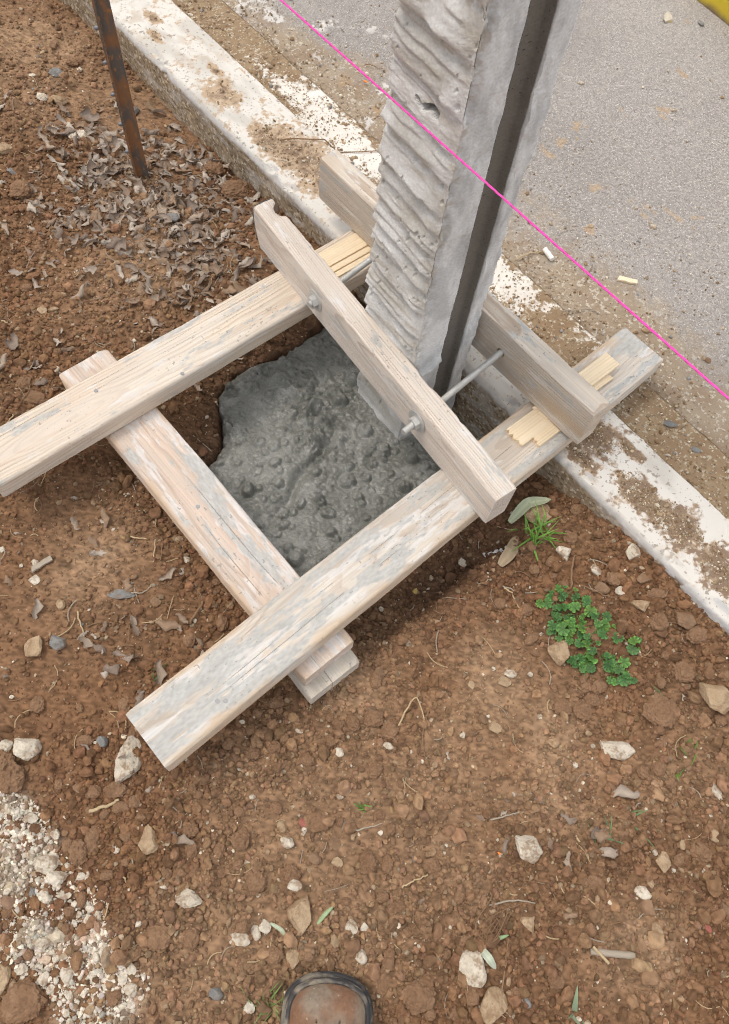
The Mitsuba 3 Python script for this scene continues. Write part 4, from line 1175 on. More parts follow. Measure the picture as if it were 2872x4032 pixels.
ring = boot_body(None)
cen = np.stack([np.clip(ring[:, 0], .05, .25), ring[:, 1] * 0], 1)
outn = (ring - cen) / np.linalg.norm(ring - cen, axis=1, keepdims=True)
gz0 = float(smooth_soil(np.array([BT0[0] + .1 * BAX[0]]), np.array([BT0[1] + .1 * BAX[1]]))[0]) + .004


def boot_mesh(levels, cap=True, seed=0, rough=0.0):
    rows = []
    for off, z in levels:
        zz = z(ring[:, 0]) if callable(z) else np.full(len(ring), z)
        o = off + (rough * (fbm(np.stack([ring[:, 0] / .008, ring[:, 1] / .008, zz / .004], -1), 2, seed) - .5) if rough else 0)
        rows.append(np.column_stack([ring + outn * np.reshape(o, (-1, 1)) if np.ndim(o) else ring + outn * o, zz]))
    v = np.array(rows).transpose(1, 0, 2)
    nu, nv = v.shape[:2]
    f = grid_faces(nu, nv, wrap=True)
    v = v.reshape(-1, 3)
    tri = np.vstack([f[:, [0, 1, 2]], f[:, [0, 2, 3]]])
    if cap:
        last = np.arange(nu) * nv + nv - 1
        v = np.vstack([v, v[last].mean(0)])
        tri = np.vstack([tri, np.stack([last, np.roll(last, -1), last * 0 + len(v) - 1], 1)])
    w = np.column_stack([BT0[0] + v[:, 0] * BAX[0] + v[:, 1] * BSIDE[0], BT0[1] + v[:, 0] * BAX[1] + v[:, 1] * BSIDE[1], v[:, 2] + gz0])
    return w, tri


instep = lambda t: .100 * sst(.115, .22, t)
dome = []
for k in np.linspace(0, 1, 15):
    dome.append((-.0075 - .036 * (1 - math.cos(k * math.pi / 2)) , (lambda kk: lambda t: .030 + (.030 + 0 * t) * math.sin(kk * math.pi / 2) + instep(t) * kk)(k)))


def leather(p, n, uv):
    a = tfbm(p.x * 30, p.y * 30, p.z * 30)
    c = mix((.205, .112, .068), (.235, .185, .14), smoothstep(.38, .66, a))
    c = c * (.7 + .6 * tfbm(p.x * 300, p.y * 300, p.z * 300))
    c = mix(c, (.34, .12, .05), smoothstep(.60, .72, tfbm(p.x * 24 + 3, p.y * 24, p.z * 40)) * .7)
    return mix(c, (.42, .36, .28), smoothstep(.74, .82, tfbm(p.x * 160, p.y * 160, p.z * 160)) * .6)


bumped("boot_leather", proc(leather), lambda p, n, uv: .0008 * tfbm(p.x * 160, p.y * 160, p.z * 160), rough=.62, spec=.3)
bumped("boot_rubber", proc(lambda p, n, uv: mix((.05, .05, .053), mix((.15, .148, .14), (.29, .24, .18), tfbm(p.x * 200, p.y * 200, 2)), smoothstep(.40, .64, tfbm(p.x * 60, p.y * 60, p.z * 140)))),
       lambda p, n, uv: .002 * tfbm(p.x * 220, p.y * 220, p.z * 220), rough=.75, spec=.3)
boot = thing("boot", "worn brown leather work boot with a dusty black rubber rim, cut by the bottom edge", "boot")
part(boot, "upper", mikit.ply(boot_mesh([(-.0045, .021), (-.0050, .027)] + dome), "boot_leather", smooth=40))
part(boot, "sole", mikit.ply(boot_mesh([(-.003, .0), (.0, .002), (.0012, .012), (.0, .0135), (-.001, .0140), (.0008, .0150), (.0010, .022), (-.0005, .0245), (-.006, .0252), (-.012, .0250)], rough=.0016, seed=5), "boot_rubber", smooth=40))
part(boot, "toe_bumper", mikit.ply(boot_mesh([(-.0052, .0245), (-.0032, .027), (-.0034, .0375), (-.0050, .0415), (-.0078, .0425), (-.0095, .041)], cap=False, rough=.0022, seed=6), "boot_rubber", smooth=40), "dusty black rubber band round the toe")
shaft = []
for k in np.linspace(0, 1, 12):
    aa = np.linspace(0, 2 * math.pi, 28, endpoint=False)
    shaft.append(np.stack([.215 + .058 * np.cos(aa) * (1 - .08 * k), .046 * np.sin(aa), np.full(28, .085 + .14 * k)], 1))
sh = np.array(shaft).transpose(1, 0, 2)
shf = grid_faces(28, 12, wrap=True)
sh = sh.reshape(-1, 3)
sh = np.column_stack([BT0[0] + sh[:, 0] * BAX[0] + sh[:, 1] * BSIDE[0], BT0[1] + sh[:, 0] * BAX[1] + sh[:, 1] * BSIDE[1], sh[:, 2] + gz0])
part(boot, "shaft", mikit.ply((sh, shf), "boot_leather", smooth=True))


# ---------------------------------------------------------------- stones and clods
def rock_mesh(seed, sub, kind):
    m = trimesh.creation.icosphere(subdivisions=sub)
    v = m.vertices
    g = np.random.default_rng(seed)
    if kind == "clod":
        r = 1 + .60 * (fbm(v * 1.3 + seed, 3, seed) - .5) + .50 * (fbm(v * 2.9, 3, seed + 1) - .5) + .36 * (fbm(v * 7, 3, seed + 2) - .5)
    else:
        r = 1 + .50 * (fbm(v * 1.2 + seed, 2, seed) - .5) + .10 * (fbm(v * 4, 2, seed + 1) - .5)
    w = v * r[:, None]
    if kind == "stone":                                                    # broken facets
        for _ in range(g.integers(7, 12)):
            n = g.normal(size=3)
            n /= np.linalg.norm(n)
            over = np.maximum(w @ n - g.uniform(.50, .80), 0)
            w = w - over[:, None] * n * .95
        w += v * (.11 * (fbm(v * 6, 3, seed + 4) - .5) + .07 * (fbm(v * 14, 2, seed + 5) - .5))[:, None]
    w /= np.abs(w).max(0)
    return w, m.faces


def stone_color(base, light, dirt, amount):
    def f(p, n, uv):
        c = mix(base, light, tfbm(p.x * 90, p.y * 90, p.z * 90))
        c = c * (.74 + .52 * tfbm(p.x * 420, p.y * 420, p.z * 420))
        return mix(c, dirt, smoothstep(.62 - amount, .98 - amount, tfbm(p.x * 75 + 5, p.y * 75, p.z * 75) + .5 * (noise(p.x * 420, p.y * 420, p.z * 420) - .5)) * .75)
    return proc(f)


SOILC = (.24, .15, .09)
for key, base, light, amount in (("pale_stone", (.46, .405, .32), (.68, .625, .53), .20), ("tan_stone", (.33, .23, .14), (.48, .37, .25), .20), ("grey_stone", (.155, .155, .155), (.26, .26, .25), .05),
                                 ("brown_stone", (.19, .115, .07), (.28, .185, .12), .05), ("clod_matter", (.165, .093, .054), (.285, .178, .110), .06), ("red_stone", (.30, .10, .08), (.38, .16, .12), .05), ("ochre_stone", (.46, .31, .10), (.56, .42, .18), .05)):
    bumped(key, stone_color(base, light, SOILC, amount), lambda p, n, uv: .0022 * tfbm(p.x * 260, p.y * 260, p.z * 260), rough=.93, spec=.15)
KIND = {"w": ("pale_stone", "stone"), "t": ("tan_stone", "stone"), "g": ("grey_stone", "stone"), "b": ("brown_stone", "stone"), "c": ("clod_matter", "clod"), "r": ("red_stone", "stone"), "y": ("ochre_stone", "stone"), "p": ("pale_stone", "stone")}
HUGE = {k: [mikit.ply(rock_mesh(300 + 7 * i + (50 if k == "clod" else 0), 4, k), None, smooth=28) for i in range(7)] for k in ("stone", "clod")}
BIG = {k: [mikit.ply(rock_mesh(350 + 7 * i + (50 if k == "clod" else 0), 3, k), None, smooth=28) for i in range(10)] for k in ("stone", "clod")}
MID = {k: [mikit.ply(rock_mesh(400 + 7 * i + (50 if k == "clod" else 0), 2, k), None, smooth=False) for i in range(12)] for k in ("stone", "clod")}


def rest_z(x, y):
    if y > GY:
        return AZ
    if y > KY + KW:
        return GZ
    return KZ if y > KY - .005 else float(.65 * at_grid(1, x, y) + .35 * at_grid(0, x, y))


def placed(shapes, i, bsdf, x, y, rx, ry, rz, yaw, sink=.3, tilt=(0, 0), z=None):
    z = rest_z(x, y) if z is None else z
    return {**shapes[i % len(shapes)], "bsdf": {"type": "ref", "id": bsdf},
            "to_world": T().translate([x, y, z + rz * (1 - 2 * sink)]).rotate([0, 0, 1], yaw).rotate([1, 0, 0], tilt[0]).rotate([0, 1, 0], tilt[1]).scale([rx, ry, rz])}


UPON = {"small clod resting on the long white curved stone": .017, "bright white stone on the edge of the large rounded clod": .018}
for i, (x, y, rx, ry, k, lab) in enumerate(STONES):
    bsdf, shape = KIND[k]
    rx, ry = rx / 1000 * 1.06, ry / 1000 * 1.06
    flat = .42 if "flat" in lab or "slab" in lab or "flake" in lab else .66
    rz = min(rx, ry) * flat if max(rx, ry) < .05 or flat > .5 else .016
    big = max(rx, ry) > .007
    z = rest_z(x, y) + UPON.get(lab, 0)
    key = thing("stone" if shape == "stone" else "soil_clod", lab, shape, placed((HUGE if max(rx, ry) > .013 else BIG if big else MID)[shape], i * 5 + 2, bsdf, x, y, rx, ry, rz, 50.5 + rnd.uniform(-9, 9), .30 if shape == "clod" else .27, (rnd.uniform(-8, 8), rnd.uniform(-8, 8)), z))
    if k == "p":
        plain("yellow_flake", (.72, .56, .06), .6)
        part(key, "paint_patch", {**placed(MID["stone"], 3, "yellow_flake", x + .004, y + .003, .0058, .0085, .004, 60, .2), }, "yellow painted side")

IN_VIEW = prep(VIEW)
# unlisted clods and stones, each a thing; the smallest follow as stuff
taken = [(s[0], s[1], max(s[2], s[3]) / 1000) for s in STONES]


def free(x, y, r, frac=.8):
    q = np.array(taken)
    return bool(np.all((x - q[:, 0]) ** 2 + (y - q[:, 1]) ** 2 > (frac * (r + q[:, 2])) ** 2))


def clear_of_frame(x, y, r):
    if abs(x - .15) < .15 and abs(y + .10) < .12 and abs((x - BT0[0]) * BSIDE[0] + (y - BT0[1]) * BSIDE[1]) < .058 + r:
        return False
    if at_grid(2, x, y) < .015 + r:
        return False
    return not (-.31 - r < x < -.17 + r and .135 - r < y < .24 + r)


def scatter(n, seed, lo, hi, dens, power=2.2, box=(-2.0, .55, -.44, .675)):
    g = np.random.default_rng(seed)
    out = []
    tries = 0
    while len(out) < n and tries < n * 60:
        tries += 1
        x, y = g.uniform(*box[:2]), g.uniform(*box[2:])
        r = lo * (1 - g.uniform() * (1 - (lo / hi) ** power)) ** (-1 / power)
        if g.uniform() > dens(x, y) or not clear_of_frame(x, y, r) or not IN_VIEW.contains(Point(x, y)) or not free(x, y, r):
            continue
        taken.append((x, y, r))
        out.append((x, y, r, g.uniform(.6, 1), g.uniform(0, 360)))
    return out


GRAV = np.array(FEAT["grav"])
GIN = prep(Polygon(GRAV).buffer(.004))
CGX, CGY = np.arange(-2.1, .62, .02), np.arange(-.5, .72, .02)
CGR = {k: N(*np.meshgrid(CGX, CGY, indexing="ij"), s, k) + .5 for k, s in ((21, .2), (77, .12))}
near_ = lambda k, x, y: float(CGR[k][int((x + 2.1) / .02), int((y + .5) / .02)])
CR = lambda x, y: float(sst(.3, .62, near_(21, x, y)))
RV, DV = np.array([.6348, .7699]), np.array([.7162, -.5544])
MARKS = [(q[0], q[1], q[5]) for q in STONES if len(q[5].split()) <= 10 and max(q[2], q[3]) > 8] + [(.095, -.035, "toe of the boot"), (0, .53, "green weed"), (-.166, .596, "bright grass tuft"), (-1.22, .51, "foot of the rusty stake"),
         (-.25, -.06, "lower end of the near long timber"), (-.235, .187, "packing block under the cross timber"), (-.83, .18, "upper end of the cross timber"), (.32, .25, "thick cut stick"), (.23, .15, "tangle of rootlets"), (-.08, .26, "bent straw on the middle soil")]
SAID = set()


def whereabouts(what, x, y, r):
    size = "tiny" if r < .0035 else "small" if r < .0075 else "middling" if r < .011 else "large"
    for a, b, name in sorted(MARKS, key=lambda q: (q[0] - x) ** 2 + (q[1] - y) ** 2)[:40]:
        u, v = np.array([x - a, y - b]) @ RV, np.array([x - a, y - b]) @ DV
        side = ("right of", "lower right of", "below", "lower left of", "left of", "upper left of", "above", "upper right of")[int(round(math.degrees(math.atan2(v, u)) / 45)) % 8]
        lab = f"{size} {what} {side} the {name}"
        if lab not in SAID and len(lab.split()) <= 16:
            SAID.add(lab)
            return lab
    return None


ZONES = [("dark brown soil clod among the loose lumps in the lower half", lambda x, y: .15 + CR(x, y) if y < .30 - .3 * x - .1 and x > -.45 else 0, 125, .0068, .019),
         ("brown soil clod banked against the near part of the kerb", lambda x, y: 1.0 if x > -.16 and y > .44 - .2 * x else 0, 70, .007, .018),
         ("soil clod lying beyond the far timber on the upper left earth", lambda x, y: .2 + CR(x, y) if x < -.80 else 0, 60, .0065, .016)]
for lab, dens, n, lo, hi in ZONES:
    for i, (x, y, r, e, a) in enumerate(scatter(n, 501 + n, lo, hi, dens)):
        own = whereabouts("brown clod", x, y, r)
        thing("soil_clod", own or lab, "clod", placed(BIG["clod"] if r > .008 else MID["clod"], i * 7, "clod_matter", x, y, r, r * e, r * .68 * (.6 + .4 * e), a, .32), group="loose clods of brown earth")
PEB = [("small cream pebble sprinkled on the bare lower soil", lambda x, y: .2 + .8 * near_(77, x, y) if x > -.33 and not GIN.contains(Point(x, y)) else 0, 110, .0026, .0065, ("pale_stone", "pale_stone", "tan_stone")),
       ("small tan or cream pebble on the earth at the left, beyond the near timber", lambda x, y: .8 if x < -.33 else 0, 120, .003, .008, ("tan_stone", "pale_stone", "tan_stone", "grey_stone")),
       ("white limestone gravel piece in the patch at the lower left", lambda x, y: 1.0 if GIN.contains(Point(x, y)) else 0, 190, .0030, .0095, ("pale_stone",) * 9 + ("tan_stone",))]
for lab, dens, n, lo, hi, bs in PEB:
    for i, (x, y, r, e, a) in enumerate(scatter(n, 601 + n, lo, hi, dens, 1.6 if "gravel" in lab else 2.0, *(((-.38, .0, -.36, -.2),) if "gravel" in lab else ()))):
        b = bs[i % len(bs)]
        own = None if "gravel" in lab else whereabouts({"pale_stone": "cream pebble", "tan_stone": "tan pebble", "grey_stone": "grey pebble"}[b], x, y, r)
        thing("pebble" if "gravel" not in lab else "gravel_piece", own or lab, "pebble" if "gravel" not in lab else "gravel", placed(BIG["stone"] if r > .007 else MID["stone"], i * 5, bs[i % len(bs)], x, y, r, r * e, r * .65, a, .25), group="pebbles strewn on the earth" if own else lab)

# gravel dust between the pieces
g = np.random.default_rng(641)
x, y = g.uniform(-.40, .02, 36000), g.uniform(-.38, -.19, 36000)
d = sdf(x, y, GRAV) + .035 * N(x, y, .05, 643)
ok = (g.uniform(0, 1, len(x)) < sst(.012, -.018, d) * .75 * (.25 + .75 * sst(.35, .6, N(x, y, .06, 645) + .5))) & in_view(x, y)
x, y = x[ok], y[ok]
size = np.clip(.0011 * g.uniform(.02, 1, len(x)) ** (-1 / 2.0), .001, .0042)
col = np.array([.66, .60, .51]) * g.uniform(.6, 1.15, (len(x), 1)) * g.uniform(.96, 1.04, (len(x), 3))
m, c = crumb_cloud(x, y, at_grid(0, x, y) + size * .5, size, np.clip(col, .02, .85), 647)
thing("gravel_dust", "fine white limestone grit between the gravel pieces at the lower left", "grit", mikit.ply(m, "soil_matter", color=c), kind="stuff")


# ---------------------------------------------------------------- dead leaves
def leaf_mesh(seed, n=9, m=5, ragged=.25, curl=1.2, fold=.8):
    """A dry curled leaf about one unit long."""
    g = np.random.default_rng(seed)
    u = np.linspace(-.5, .5, n)
    half = g.uniform(.16, .27) * np.clip(np.cos(u * math.pi * .98), 0, 1) ** .6 * (1 + ragged * g.uniform(-1, 1, n)) + .01
    v = np.linspace(-1, 1, m)
    k = g.uniform(-curl, curl) * 1.7
    f = g.uniform(.3, 1.1) * fold * g.choice([-1, 1])
    rows = []
    for i, t in enumerate(u):
        a = t * k
        cx, cz = (math.sin(a) / k, (1 - math.cos(a)) / k) if abs(k) > .05 else (t, 0)
        sk = g.uniform(-.03, .03)
        for w in v:
            ang = w * f * 1.3
            y = half[i] * (math.sin(ang) / (f * 1.3)) + sk
            z = half[i] * (1 - math.cos(ang)) / (f * 1.3)
            rows.append((cx - z * math.sin(a), y + .05 * math.sin(t * 9 + seed), cz + z * math.cos(a) + g.uniform(-.035, .035)))
    P = np.array(rows)
    f4 = grid_faces(n, m)
    if seed % 3 == 0:                                                      # a bite out of the margin
        f4 = np.array([q for q in f4 if not (q.min() // m in (3, 4) and q.min() % m == 0)])
    return P, f4


LEAVES, LEAF_RAW = [], []
for s in range(14):
    P, f = leaf_mesh(700 + s, ragged=.35, curl=1.4, fold=1.0)
    LEAF_RAW.append((P, np.vstack([f[:, [0, 1, 2]], f[:, [0, 2, 3]]])))
TINTS = [(.42, .35, .29), (.31, .245, .20), (.50, .43, .36), (.33, .225, .15), (.25, .19, .15), (.38, .30, .235), (.28, .20, .145)]
for s, (P, f) in enumerate(LEAF_RAW):
    base = np.array(TINTS[s % 7])
    vein = 1 + .25 * np.cos(np.linspace(-1, 1, 5) * 2.2)[None].repeat(9, 0).reshape(-1)
    tex = .75 + .5 * fbm(P * 9, 3, 720 + s)
    LEAVES.append(mikit.ply((P, f), "leaf_matter", smooth=True, color=np.clip(base * (vein * tex)[:, None] * .76, .02, .9)))
# the three largest drifts; the rest of the litter is one object
g = np.random.default_rng(741)
spots = []
NUM = [340, 100, 120, 280, 80, 10, 24, 30, 14, 20, 160]
NAME = ["dry grey-brown leaf in the litter round the foot of the stake"] * 2 + ["dry leaf lying along the foot of the kerb near the stake"] + ["dry leaf in the drift below the stake"] + ["dry leaf on the open soil at the far left"] * 2 + \
       ["curled dry leaf on the soil inside the left corner of the frame timbers"] + ["dry leaf fragment left of the bottom cross timber"] + ["dry leaf close to the end of the near long timber"] + ["withered leaf on the right hand soil"] + ["dry leaf in the drift below the stake"]
for ((cx, cy), sx_, sy_), n, lab in zip(FEAT["leafzones"], NUM, NAME):
    for _ in range(n):
        x, y = g.normal(cx, sx_), g.normal(cy, sy_)
        if y > KY - .012 or not clear_of_frame(x, y, .01) or not IN_VIEW.contains(Point(x, y)):
            continue
        spots.append((x, y, (.012 + .034 * g.uniform() ** 1.8) * (.8 if "fragment" in lab else 1), g.uniform(0, 360), g.uniform(-42, 42), g.uniform(-34, 34), int(g.integers(0, 14)), lab, g.uniform(.002, .010)))
for _ in range(60):
    x, y = g.uniform(-1.7, .5), g.uniform(-.4, .67)
    if clear_of_frame(x, y, .01) and IN_VIEW.contains(Point(x, y)):
        spots.append((x, y, g.uniform(.010, .024), g.uniform(0, 360), g.uniform(-25, 25), g.uniform(-25, 25), int(g.integers(0, 14)), "small scrap of dry leaf strewn on the bare earth", .003))
spots.sort(key=lambda s: -s[2] / (1.0 + .25 * math.hypot(s[0], s[1])))
rest = []
for i, (x, y, s, a, bx, by, k, lab, up) in enumerate(spots):
    z = float(at_grid(0, x, y)) + up
    M = T().translate([x, y, z]).rotate([0, 0, 1], a).rotate([1, 0, 0], bx).rotate([0, 1, 0], by).scale(s)
    if i < 290:
        thing("dry_leaf", lab, "leaf", {**LEAVES[k], "to_world": M}, group=lab)
    else:
        W = np.array(M.matrix)
        P, f = LEAF_RAW[k]
        rest.append((P @ W[:3, :3].T + W[:3, 3], f))
if rest:
    v, f = join(rest)
    thing("leaf_litter", "small shreds of dry leaf mixed into the litter and soil", "leaf litter", mikit.ply((v, f), "leaf_matter", smooth=True, color=np.repeat(np.array(TINTS)[np.arange(len(rest)) % 7], len(LEAF_RAW[0][0]), 0) * .80), kind="stuff")

# ---------------------------------------------------------------- twigs, straws, rootlets
plain("straw", (.47, .36, .22), .7)
plain("twig_brown", (.25, .155, .09), .8)
plain("twig_grey", (.36, .31, .25), .8)
TW = ["bent tan straw arching over the middle soil", "thin reddish root trailing down from the bent straw", "grey stalk left of the green weed", "pale stalk forking from the grey stalk", "upright tan stick standing above the weed", "thin grey twig reaching right from the weed",
      "brown thin stalk beside the pale angular stone on the right", "short straw on the right soil", "long straw by the left side of the bottom cross timber", "straw lying across the long one near the cross timber", "short brown straw beside the cross timber", "orange-brown straw near the oval leather-brown stone",
      "upright pale straw in the left litter", "short pale straw in the left litter", "bent brown stem against the near long timber", "forked tan stick below the large off-white stone", "bundle-like thin straw beside the gravel patch", "pale curved root at the bottom of the gravel patch", "first of two short parallel sticks right of the gravel",
      "second of two short parallel sticks right of the gravel", "dry stalk in the centre of the lower soil", "long thin stalk in the lower middle", "bent orange-brown root in the lower middle", "pale arched stalk leading to the dry rootlets", "long fine root running down at the lower right", "curved straw under the near end of the far timber",
      "straw left of the end of the far timber", "pale straw near the left edge above the far timber", "pale straw beside the creamy angular stone", "straw below the left end of the soil smear on the right", "dark dry stem lying on the kerb beside the gutter", "rust coloured stem on the asphalt near the top", "dark curved stem on the gutter behind the post", "curled pale wood shaving beside the white stub", "fine straw on the gutter dirt"]
for i, (pts, lab) in enumerate(zip(FEAT["twigs"], TW)):
    P = np.array(pts)
    t = np.linspace(0, 1, 12)
    q = np.column_stack([np.interp(t, np.linspace(0, 1, len(P)), P[:, k]) for k in (0, 1)])
    q[1:-1] = .25 * q[:-2] + .5 * q[1:-1] + .25 * q[2:]
    r = (.0014, .0010, .0012)[i % 3] * (1.9 if i in (4, 15, 14) else 1)
    q += np.random.default_rng(i).normal(0, .0006, q.shape)
    z = np.array([rest_z(a, b) for a, b in q]) + r + .003 + (.010 * np.sin(t * math.pi) if i in (0, 23, 4) else .002 * np.sin(t * math.pi * 2))
    thing("twig", lab, "twig", mikit.ply(tube(np.column_stack([q, z]), r * (1 - .35 * t), 6), ("straw", "twig_brown", "twig_grey")[0 if i in (0, 8, 9, 12, 15, 16, 25, 26, 27) else (1 if i in (1, 5, 14, 22, 24, 30, 31) else (i % 3))], smooth=True))
g = np.random.default_rng(801)
fib = {"straw": [], "twig_brown": [], "twig_grey": []}
x, y, g = soil_points(420, 803)
x, y = np.concatenate([x, g.normal(-1.15, .13, 150), g.normal(-1.05, .15, 90)]), np.concatenate([y, g.normal(.50, .09, 150), g.normal(.51, .06, 90)])
for i in range(len(x)):
    L, a, k = g.uniform(.010, .040), g.uniform(0, 2 * math.pi), g.uniform(-1.2, 1.2)
    t = np.linspace(-.5, .5, 6)
    px, py = x[i] + L * t * math.cos(a) - L * k * t * t * math.sin(a), y[i] + L * t * math.sin(a) + L * k * t * t * math.cos(a)
    if py.max() > KY - .004 or (at_grid(2, px, py) < .004).any():
        continue
    fib[("straw", "twig_brown", "twig_brown", "twig_grey")[i % 4]].append(tube(np.column_stack([px, py, at_grid(0, px, py) + .0022 + .002 * g.uniform()]), g.uniform(.0003, .0009), 4))
for k, lab in (("straw", "short straw bits"), ("twig_brown", "fine brown root hairs"), ("twig_grey", "little grey stalk bits")):
    thing("plant_fibre", lab + " scattered all over the dug earth", "plant litter", mikit.ply(join(fib[k]), k), kind="stuff")

# thick cut stick with a pale split across it, wood chip, white stub, orange scraps, pale shavings under the front clamp
a, b = np.array(FEAT["stick"])
q = a + (b - a) * np.linspace(0, 1, 10)[:, None]
thing("stick", "thick pale brown cut stick lying on the lower right soil", "stick", mikit.ply(tube(np.column_stack([q, [rest_z(*p) + .007 for p in q]]), .0044 + .0006 * np.random.default_rng(3).uniform(-1, 1, 10), 10), "twig_grey", smooth=True))
a, b = np.array(FEAT["thin"])
q = a + (b - a) * np.linspace(0, 1, 6)[:, None]
thing("grass_stalk", "split green-white stalk lying across the thick stick", "stalk", mikit.ply(tube(np.column_stack([q, [rest_z(*p) + .0125 for p in q]]), .0020, 6), "straw", smooth=True))


def slab(a, b, w, h, z, seed, jag=.002):
    a, b = np.array(a), np.array(b)
    g = np.random.default_rng(seed)
    d = (b - a) / np.linalg.norm(b - a)
    s = np.array([-d[1], d[0]])
    t = np.linspace(0, 1, 7)
    top = [a + (b - a) * k + s * w / 2 * g.uniform(.8, 1.1) + d * 0 for k in t]
    bot = [a + (b - a) * k - s * w / 2 * g.uniform(.8, 1.1) for k in t[::-1]]
    top[0], bot[-1] = top[0] + d * jag, bot[-1] - d * jag
    m = trimesh.creation.extrude_polygon(Polygon(top + bot), h, engine="earcut")
    m.apply_translation([0, 0, z])
    return m


thing("wood_chip", "pale splinter of timber lying on the asphalt edge right of the string", "wood chip", mikit.ply(slab(*FEAT["chip1"], .0105, .004, AZ + .001, 5), "shim_wood"))
thing("wood_chip", "grey weathered wood chip near the left edge, level with the cross timber", "wood chip", mikit.ply(slab(*FEAT["woodchip"], .0085, .004, rest_z(*FEAT["woodchip"][0]) + .004, 6), "twig_grey"))
plain("white_paper", (.80, .79, .77), .7)
plain("stub_brown", (.42, .27, .14), .7)
a, b = np.array(FEAT["stub"][0]), np.array(FEAT["stub"][1])
q = a + (b - a) * np.linspace(0, 1, 8)[:, None]
st = thing("white_stub", "white cylindrical stub lying on the dirty gutter edge behind the post", "stub", mikit.ply(tube(np.column_stack([q, np.full(8, AZ + .0058)]), [.0048, .005, .0049, .005, .0050, .0049, .005, .0047], 14), "white_paper", smooth=50))
plain("orange_scrap", (.80, .24, .05), .6)
for x_, y_, s_, lab in ((.415, .428, .0058, "bright orange scrap at the right edge of the soil"), (.141, .218, .0022, "tiny orange fleck on the middle soil"), (-1.13, 1.028, .004, "small orange-red scrap on the dirty gutter near the top")):
    z_ = rest_z(x_, y_) + .006
    thing("plastic_scrap", lab, "scrap", mikit.ply(slab((x_ - s_, y_), (x_ + s_, y_ + s_ * .4), s_ * 1.2, .0012, z_, 9, .001), "orange_scrap"))
plain("foam_white", (.66, .66, .67), .8)
g = np.random.default_rng(9)
for k in range(5):
    x_, y_ = -.196 + .007 * k * .7, .520 + .006 * k
    thing("white_flake", "white flake in the little heap under the lower end of the front clamp", "flake", placed(MID["stone"], k, "foam_white", x_, y_, .0065, .004, .003, 40 * k, .1), group="white flakes under the lower end of the front clamp")


# ---------------------------------------------------------------- living plants
mat("weed_leaf", type="principled", base_color=VC, roughness=.55, specular=.35)
plain("weed_stem", (.16, .20, .07), .7)


def lobed(seed, lobes=7):
    """A crinkled round leaf with scalloped edge, radius one, stalk side at -x."""
    g = np.random.default_rng(seed)
    n, m = 28, 5
    v = [(0, 0, 0)]
    for j in range(1, m + 1):
        for i in range(n):
            a = 2 * math.pi * i / n
            notch = 1 - .55 * math.exp(-((a - math.pi) / .28) ** 2)
            r = j / m * (notch if j > 1 else 1) * (1 + (.075 * math.cos(a * lobes + 1) * (j / m) ** 2 + .05 * math.sin(a * 3 + seed) * j / m))
            z = .20 * math.cos(a * lobes) * (j / m) ** 2 - .10 * (j / m) + .10 * g.uniform(-1, 1) * (j / m) + .22 * (j / m) ** 2 * abs(math.sin(a))
            v.append((r * math.cos(a), r * math.sin(a), z))
    f = [(0, 1 + i, 1 + (i + 1) % n) for i in range(n)]
    for j in range(m - 1):
        for i in range(n):
            p, q = 1 + j * n + i, 1 + j * n + (i + 1) % n
            f += [(p, p + n, q + n), (p, q + n, q)]
    v = np.array(v)
    rad = np.hypot(v[:, 0], v[:, 1])
    ang = np.arctan2(v[:, 1], v[:, 0])
    vein = .5 + .5 * np.cos(ang * lobes + 1)
    col = np.array([.078, .175, .045])[None] * (.62 + .75 * vein * rad + .2 * rad)[:, None] * (.8 + .5 * fbm(v * 4, 2, seed))[:, None]
    col = col * (1 + .5 * (rad > .9) * g.uniform(0, 1))[:, None]
    return v, np.array(f), col


LOBES = []
for s in range(6):
    v, f, col = lobed(900 + s, (8, 7, 9)[s % 3])
    LOBES.append(mikit.ply((v, f), "weed_leaf", smooth=True, color=np.clip(col * np.array([(.75, .85, .9), (1, 1, 1), (1.25, 1.1, .9), (.85, .8, .95), (1.1, 1.15, 1), (.65, .7, .8)][s]), .005, .5)))
weed = thing("weed", "low green weed with round crinkled leaves creeping over the soil at the right", "plant")
g = np.random.default_rng(911)
stems, W = [], FEAT["weed"][0]
W = [(a + g.normal(0, .003), b + g.normal(0, .003)) for i, (a, b) in enumerate(W) if i % 5 != 3]
for i, (cx, cy) in enumerate(W):
    z0 = rest_z(cx, cy)
    k = int(g.integers(2, 5))
    for j in range(k):
        a = 2 * math.pi * (j + g.uniform(-.3, .3)) / k
        d, r = g.uniform(.005, .012), g.uniform(.0038, .0104)
        lx, ly, lz = cx + d * math.cos(a), cy + d * math.sin(a), z0 + g.uniform(.006, .016)
        part(weed, "leaf", {**LOBES[int(g.integers(0, 6))], "to_world": T().translate([lx, ly, lz]).rotate([0, 0, 1], math.degrees(a)).rotate([0, 1, 0], float(g.uniform(-15, 42))).rotate([1, 0, 0], float(g.uniform(-32, 32))).scale([r, r * 1.05, r])})
        stems.append(tube([(cx, cy, z0 + .001), (cx + d * .5 * math.cos(a), cy + d * .5 * math.sin(a), lz - .004), (lx, ly, lz - .0008)], .0006, 5))
    if i:
        ox, oy = min(W[:i], key=lambda q: (q[0] - cx) ** 2 + (q[1] - cy) ** 2)
        t = np.linspace(0, 1, 7)
        stems.append(tube(np.column_stack([ox + (cx - ox) * t, oy + (cy - oy) * t, [rest_z(ox + (cx - ox) * q, oy + (cy - oy) * q) + .003 + .002 * math.sin(q * 3.1) for q in t]]), .0008, 5))
part(weed, "stems", mikit.ply(join(stems), "weed_stem", smooth=True))


